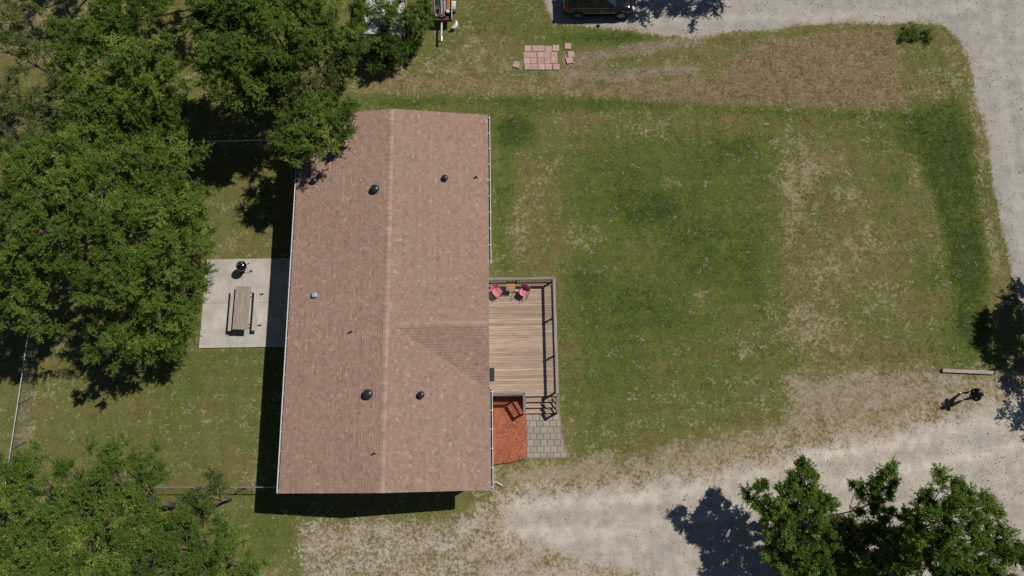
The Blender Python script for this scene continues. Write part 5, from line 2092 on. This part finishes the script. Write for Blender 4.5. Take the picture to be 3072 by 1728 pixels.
snag_tree = tree('locust_tree', 'green tree with a bare grey twig tangle in its top, left of the shaded yard', gb(440, 640), L3(
    (340, 520, 6.4, 1.9), (440, 500, 6.0, 1.5), (500, 545, 5.0, 1.4), (250, 500, 6.6, 1.8), (160, 490, 6.8, 1.6), (560, 510, 4.6, 1.2), (80, 500, 6.8, 1.5), (545, 590, 4.4, 1.1), (430, 590, 5.6, 1.4), (600, 620, 3.8, .8)),
    'green', 23, 0.2, 1.0, bare=4, group='trees left of the house')
# the pale dead branches in that tree's top
m = MB()
rr = random.Random(77)
c0 = Vector((*G(292, 640, 7.0), 7.0))
bb = snag_tree.location
def twig(p, d, ln, r, lev):
    q1 = p + d * ln * .5 + Vector((rr.uniform(-.08, .08), rr.uniform(-.08, .08), rr.uniform(-.03, .05)))
    q2 = p + d * ln + Vector((rr.uniform(-.1, .1), rr.uniform(-.1, .1), rr.uniform(-.03, .08)))
    m.tube([p - bb, q1 - bb, q2 - bb], [r, r * .8, r * .5], 5, cap=False)
    if lev:
        for _ in range(3):
            e = Vector((d.x + rr.uniform(-.8, .8), d.y + rr.uniform(-.8, .8), d.z + rr.uniform(-.1, .3))).normalized()
            twig(q1.lerp(q2, rr.uniform(0, 1)), e, ln * rr.uniform(.5, .8), r * .6, lev - 1)
for k in range(4):
    twig(c0 + Vector((rr.uniform(-.2, .2), rr.uniform(-.2, .2), -.3)), Vector((rr.uniform(-.6, .5), rr.uniform(.3, 1.0), .45)).normalized(), 1.0, .022, 2)
m.build('dead_branch', plain('pale_dead_wood', (0.42, 0.37, 0.32), 0.85), snag_tree)
# upper left
tree('olive_green_tree', 'thin olive tree with dry gaps in the upper left corner', gb(330, 330), L3(
    (60, 70, 6.0, 1.3), (30, 160, 6.2, 1.4), (110, 200, 6.0, 1.4), (60, 290, 6.2, 1.4), (170, 300, 5.6, 1.3), (110, 380, 5.8, 1.5), (20, 400, 6.2, 1.5), (200, 230, 5.4, .9), (220, 340, 5.0, 1.0), (30, 60, 6, 1.0), (150, 120, 5, .6)),
    'olive', 24, 0.13, 0.72, group='trees in the upper left', bare=3)
tree('dark_green_tree', 'dense dark tree standing left of the shaded clearing', gb(550, 330), L3(
    (300, 120, 6.8, 1.5), (380, 80, 7.2, 1.6), (430, 170, 7.0, 1.8), (340, 200, 6.6, 1.6), (470, 240, 5.8, 1.4), (400, 290, 6.4, 1.7), (330, 300, 6.0, 1.3), (440, 360, 5.2, 1.5), (370, 390, 5.6, 1.4), (480, 320, 5.0, 1.1), (180, 110, 5.5, 1.0), (230, 170, 5.6, 1.2), (460, 420, 4.6, 1.0), (290, 420, 5.8, 1.3), (250, 260, 5.8, 1.2), (440, 30, 7.0, 1.4), (350, 20, 7.0, 1.3), (270, 360, 5.6, 1.1), (500, 390, 4.2, .8)),
    'green', 25, 0.16, 1.2, group='trees in the upper left')
tree('dark_green_tree', 'broad tree at the top edge left of the white camper', gb(900, 210), L3(
    (640, 40, 7.2, 1.5), (700, 40, 7.4, 1.8), (800, 60, 7.2, 1.8), (900, 60, 6.2, 1.7), (980, 50, 5.2, 1.4), (690, 140, 7.0, 1.5), (760, 150, 7.0, 1.8), (860, 150, 6.2, 1.7), (700, 230, 6.2, 1.5), (760, 270, 5.4, 1.3), (660, 90, 7, 1.2),
    (650, 210, 6.2, 1.0), (820, 230, 5.8, 1.3), (910, 10, 6.4, 1.5), (760, 0, 7.4, 1.6), (650, -20, 7.4, 1.6), (950, 130, 5.0, 1.3), (1040, 110, 4.2, 1.0)),
    'green', 26, 0.18, 1.3, group='trees in the upper left', bare=3)
tree('green_tree', 'tree with pale bare limbs leaning toward the upper left roof corner', gb(960, 330), L3(
    (800, 215, 5.6, 1.3), (880, 240, 5.0, 1.2), (960, 210, 4.2, 1.2), (1010, 200, 3.4, 1.0), (780, 310, 4.8, 1.1), (840, 300, 4.6, 1.0), (920, 280, 4.2, .9), (1000, 260, 2.8, .8), (1040, 150, 3.2, .9), (720, 330, 4.6, .8)),
    'olive', 27, 0.12, 1.0, group='trees in the upper left', bare=3)
tree('green_tree', 'small tree overhanging the upper left corner of the roof', gb(1000, 395), L3(
    (930, 350, 5.4, 1.0), (890, 420, 5.2, .95), (980, 420, 5.0, .95), (940, 440, 5.3, .9), (1020, 360, 4.9, .6), (880, 480, 4.9, .6), (1040, 420, 4.7, .45), (970, 310, 5.0, .7), (1050, 330, 4.6, .4), (910, 390, 5.6, .9), (960, 380, 5.5, .9), (870, 390, 5.0, .7), (1000, 300, 4.6, .6)),
    'green', 28, 0.12, 1.0, group='trees in the upper left', bare=2, rc=(.25, .42))
# round the camper
tree('leafy_shrub', 'loose shrub growing over the right side of the camper roof', gb(1230, 140), L3(
    (1185, 30, 2.9, .7), (1215, 60, 2.6, .7), (1240, 40, 2.4, .7), (1250, 95, 1.8, .7), (1225, 10, 2.8, .8), (1160, 60, 2.75, .35), (1140, 30, 2.8, .4), (1265, 20, 2.0, .6)),
    'green', 29, 0.08, 0.8, cat='shrub', group='shrubs round the camper', rc=(.22, .40), bare=1)
tree('leafy_shrub', 'dark shrub in front of the lower end of the camper', gb(1160, 190), L3(
    (1130, 140, 1.6, .8), (1170, 150, 1.4, .8), (1120, 175, 1.1, .6), (1200, 170, .9, .6), (1215, 140, 1.1, .6), (1155, 120, 2.0, .6), (1240, 130, .7, .5), (1150, 190, .6, .4)),
    'deep', 30, 0.07, 0.9, cat='shrub', group='shrubs round the camper', rc=(.22, .40), bare=2)
tree('leafy_shrub', 'green shrub between the camper and the scrap trailer', gb(1265, 90), L3(
    (1262, 70, 1.3, .7), (1270, 40, 1.4, .6), (1255, 100, .9, .5), (1270, 10, 1.6, .7)),
    'green', 31, 0.06, 0.9, cat='shrub', group='shrubs round the camper', rc=(.2, .35), bare=1)
tree('leafy_shrub', 'small shrub left of the camper beside the tall trees', gb(1075, 200), L3(
    (1050, 170, 1.6, .8), (1060, 120, 2.0, .8), (1040, 220, 1.0, .6), (1080, 60, 2.2, .7), (1070, 20, 2.4, .7)),
    'green', 32, 0.07, 0.9, cat='shrub', group='shrubs round the camper', rc=(.22, .40), bare=1)
# lower left
tree('locust_tree', 'spreading green tree in the lower left corner', gb(330, 1560), L3(
    (70, 1500, 5.6, 1.6), (190, 1540, 5.8, 1.8), (130, 1640, 6.0, 1.9), (30, 1600, 6.0, 1.6), (270, 1690, 5.8, 1.7), (60, 1720, 6.2, 1.7), (110, 1400, 4.6, 1.1), (220, 1430, 4.6, 1.3), (40, 1400, 4.6, .9), (300, 1590, 5.4, 1.4), (180, 1740, 6, 1.6)),
    'green', 33, 0.2, 0.9, group='trees in the lower left', bare=3)
tree('locust_tree', 'green tree crossing the lower fence line', gb(520, 1520), L3(
    (400, 1370, 3.9, 1.0), (450, 1410, 4.1, 1.2), (345, 1440, 4.6, 1.2), (440, 1480, 4.4, 1.2), (380, 1530, 4.9, 1.4), (470, 1570, 4.4, 1.1), (320, 1390, 4.4, .5), (330, 1350, 4.0, .4)),
    'green', 34, 0.15, 0.9, group='trees in the lower left', bare=2)
tree('locust_tree', 'sparse young tree standing over the fence near the house shadow', gb(690, 1500), L3(
    (630, 1470, 3.3, .9), (660, 1450, 3.4, .6), (590, 1500, 3.4, .8), (640, 1530, 3.0, .7), (560, 1540, 3.4, .6)),
    'olive', 35, 0.08, 0.7, group='trees in the lower left', bare=3, rc=(.25, .42))
tree('locust_tree', 'leafy tree at the bottom edge left of the gravel', gb(660, 1640), L3(
    (560, 1600, 4.4, 1.3), (480, 1650, 4.8, 1.4), (640, 1630, 3.8, 1.1), (700, 1620, 3.2, .9), (730, 1690, 3.0, 1.1), (620, 1710, 4.0, 1.3), (500, 1730, 4.6, 1.3), (390, 1700, 5.2, 1.4), (420, 1640, 5, 1.0)),
    'green', 36, 0.16, 0.95, group='trees in the lower left', bare=2)
# lower right
tree('maple_tree', 'spiky young tree casting a shadow on the gravel left of it', gb(2320, 1590), L3(
    (2425, 1395, 4.6, .38), (2395, 1415, 4.4, .32), (2440, 1450, 4.2, .5), (2290, 1470, 4.2, .4), (2345, 1480, 4.2, .5), (2395, 1500, 4.2, .7), (2460, 1520, 3.8, .8), (2260, 1500, 3.8, .35), (2330, 1545, 3.8, .7), (2420, 1570, 3.8, .95),
    (2380, 1630, 3.6, .9), (2450, 1640, 3.6, 1.0), (2480, 1700, 3.8, 1.0), (2400, 1710, 3.8, 1.0), (2500, 1580, 3.0, .6), (2310, 1600, 3.0, .6), (2370, 1440, 4.2, .35), (2415, 1470, 4.2, .5), (2370, 1560, 3.8, .8), (2440, 1600, 3.6, .9), (2340, 1640, 3.2, .8), (2430, 1680, 3.4, 1.0), (2470, 1560, 3.4, .7), (2290, 1540, 3.4, .45), (2360, 1690, 3.0, .8), (2450, 1490, 4.0, .5)),
    'deep', 37, 0.05, 1.1, per=520, size=(.095, .031), group='trees in the lower right', bare=2, rc=(.22, .40), spiky=.45)
tree('maple_tree', 'slender sapling with a pointed top between the lower right trees', gb(2500, 1545), L3(
    (2655, 1405, 4.8, .28), (2645, 1440, 4.5, .38), (2600, 1450, 4.2, .35), (2640, 1490, 4.0, .55), (2670, 1470, 4.1, .35), (2620, 1530, 3.4, .6), (2600, 1580, 3.0, .6), (2660, 1540, 3.2, .5), (2570, 1470, 3.8, .2)),
    'deep', 38, 0.04, 1.15, per=480, size=(.095, .031), group='trees in the lower right', bare=2, rc=(.20, .36), spiky=.45)
tree('maple_tree', 'dense dark green tree in the lower right corner', gb(2650, 1590), L3(
    (2825, 1465, 6.4, .6), (2865, 1475, 6.4, .5), (2780, 1510, 6.0, .7), (2850, 1530, 6.8, 1.0), (2920, 1510, 6.2, .6), (2945, 1560, 6.4, .9), (2780, 1590, 6.4, 1.1), (2870, 1620, 7.2, 1.5), (2960, 1630, 6.6, 1.1), (3010, 1620, 6.0, .7),
    (2780, 1690, 6.4, 1.4), (2900, 1710, 7.0, 1.5), (3010, 1700, 6.4, 1.2), (2690, 1640, 4.6, 1.0), (2720, 1570, 4.8, .7), (2620, 1700, 4.4, 1.2), (3060, 1680, 5.6, .8)),
    'deep', 39, 0.12, 1.15, per=540, size=(.095, .031), group='trees in the lower right', bare=1, rc=(.28, .50), spiky=.45)
tree('thicket', 'tangled low thicket under the lower right trees', gb(2560, 1680), L3(
    (2420, 1690, 1.8, 1.0), (2520, 1660, 1.8, 1.0), (2600, 1640, 2.6, 1.1), (2520, 1620, 2.4, .9), (2690, 1650, 3.0, 1.0), (2480, 1660, 2.8, .9), (2560, 1690, 3.0, 1.0), (2640, 1600, 2.2, .7), (2560, 1720, 2.2, 1.1), (2680, 1690, 2.4, 1.2), (2700, 1600, 1.8, .8), (2780, 1640, 2.2, 1.1), (2480, 1610, 1.2, .7), (2850, 1700, 2.4, 1.2), (2350, 1660, 1.0, .7), (2560, 1590, 1.0, .6)),
    'deep', 50, 0.05, 1.1, per=330, size=(.13, .045), group='trees in the lower right', cat='shrub', bare=3, rc=(.24, .42))
# trees just outside the right and top of the picture, known by their shadows
tree('roadside_tree', 'tree beyond the right edge whose shadow falls on the lawn corner', (31.6, 7.8), [
    (31.5, 7.8, 4.8, 1.4), (32.1, 9.0, 5.2, 1.2), (32.6, 8.2, 5.2, 1.6), (31.7, 7.0, 4.8, 1.2), (32.6, 10.2, 4.8, 1.0), (31.4, 7.7, 4.2, .9), (31.8, 5.7, 4.6, .8)],
    'deep', 40, 0.18, 0.85, per=330, size=(.14, .05), group='trees beyond the right edge', bare=1)
tree('roadside_tree', 'tree beyond the right edge whose shadow dapples the gravel', (32.2, 4.2), [
    (31.6, 5.6, 4.4, 1.0), (31.2, 3.6, 4.0, .9), (32.2, 2.6, 4.2, .9), (32.6, 4.6, 5.0, 1.2), (30.9, 2.6, 3.4, .45)],
    'deep', 41, 0.14, 0.6, per=300, size=(.14, .05), group='trees beyond the right edge', bare=1)
tree('roadside_tree', 'tree beyond the top edge whose shadow falls beside the parked car', (14.6, 31.0), [
    (13.4, 29.6, 5.2, 1.1), (14.8, 29.5, 5.6, 1.1), (15.8, 29.4, 5.0, .8), (11.0, 28.6, 4.2, .8), (12.2, 30.6, 5.2, 1.3), (16.5, 31.2, 6, 1.4), (10.6, 29.6, 4.2, .9), (18.5, 31, 5.5, 1.0)],
    'deep', 42, 0.16, 0.8, per=330, size=(.14, .05), group='trees beyond the top edge', bare=1)
tree('woodland_tree', 'tree beyond the top edge shading the gap among the upper left trees', (-17.5, 29.0), [
    (-18.5, 28.6, 7.2, 1.7), (-16.0, 28.2, 7.2, 1.7), (-13.6, 28.8, 7.0, 1.6), (-20.8, 28.8, 7.0, 1.7), (-18.0, 27.2, 6.6, 1.2), (-15.6, 26.6, 6.8, 1.0), (-11.8, 28.6, 6.0, 1.3)],
    'green', 44, 0.2, 1.0, per=360, group='trees beyond the top edge', bare=0)
tree('woodland_tree', 'tree beyond the top edge above the upper left corner', (-25.5, 30.0), [
    (-26.0, 29.8, 7.0, 1.8), (-23.6, 29.0, 7.0, 1.7), (-23.8, 31.0, 7.2, 1.8), (-22.4, 27.8, 6.4, 1.1)],
    'green', 45, 0.2, 1.0, per=360, group='trees beyond the top edge', bare=0)
# low bush at the top right lawn corner, small dead snag among the upper left trees
tree('low_bush', 'low green bush at the upper right corner of the lawn', Q(2295, 86), [
    (*Q(2280, 86), .10, .30), (*Q(2300, 80), .14, .35), (*Q(2318, 84), .10, .35), (*Q(2300, 98), .08, .3), (*Q(2335, 84), .06, .25), (*Q(2290, 74), .06, .25), (*Q(2265, 96), .06, .22), (*Q(2330, 98), .06, .2)],
    'green', 43, 0.02, .6, per=130, cat='bush', group='low bushes', bare=0, rc=(.14, .26))
sn = MB()
q0 = Vector((*G(262, 108, 3.2), 3.2))
sn.tube([q0 + Vector((.9, -.5, -3.2)), q0 + Vector((.3, -.3, -.6)), q0, q0 + Vector((-.35, .25, .15))], [.16, .12, .09, .04], 7)
sn.tube([q0, q0 + Vector((-.45, -.1, .2)), q0 + Vector((-.7, -.05, .1))], [.06, .04, .01], 6)
sn.tube([q0, q0 + Vector((.05, .3, .25)), q0 + Vector((-.15, .5, .3))], [.05, .03, .01], 6)
o = sn.build('dead_snag', BARK, None, True)
tag(o, 'pale dead tree snag poking out among the upper left trees', 'dead tree')


def litter():
    # dry leaves and twig bits blown onto the roof corner, patio and deck
    n1, n2, n3 = 260, 160, 50
    pts = []
    for k in range(n1):
        x = -10.4 + abs(RNG.normal(0, 1.5))
        y = 19.6 - abs(RNG.normal(0, 3.2))
        if x < -5.6 and y > 0.3:
            pts.append((x, y, z_main(x) + 0.026))
    for k in range(n2):
        x, y = RNG.uniform(-16.7, -12.6), RNG.uniform(7.9, 13.0)
        if RNG.random() < 0.25 + 0.75 * (x < -15.6):
            pts.append((x, y, 0.069))
    for k in range(n3):
        pts.append((RNG.uniform(-0.1, 3.4), RNG.uniform(4.9, 11.2), ZD + 0.004))
    P = np.array(pts)
    n = len(P)
    a = RNG.uniform(0, 2 * PI, n)
    l = RNG.uniform(0.015, 0.04, n)
    d = np.stack([np.cos(a) * l, np.sin(a) * l, RNG.uniform(0, .012, n)], 1)
    q = np.stack([-np.sin(a) * l * .5, np.cos(a) * l * .5, RNG.uniform(0, .012, n)], 1)
    V = np.stack([P - d, P + q, P + d, P - q], 1).reshape(-1, 3)
    m = N('dry_leaf')
    mt = m.bsdf(m.mix(m.attr('tone'), (0.07, 0.045, 0.025), (0.27, 0.19, 0.10)), 0.9, 0, None, 0.1)
    me = np_mesh('leaf_litter', V, np.arange(4 * n).reshape(n, 4), mt, {'tone': ('FACE', 'FLOAT', RNG.random(n))})
    o = bpy.data.objects.new('leaf_litter', me)
    COL.objects.link(o)
    o.location = (H0[0], H0[1], 0)
    o.rotation_euler = (0, 0, YAW)
    tag(o, 'dry leaf litter strewn on the roof corner, patio and deck', 'leaf litter', kind='stuff')


litter()
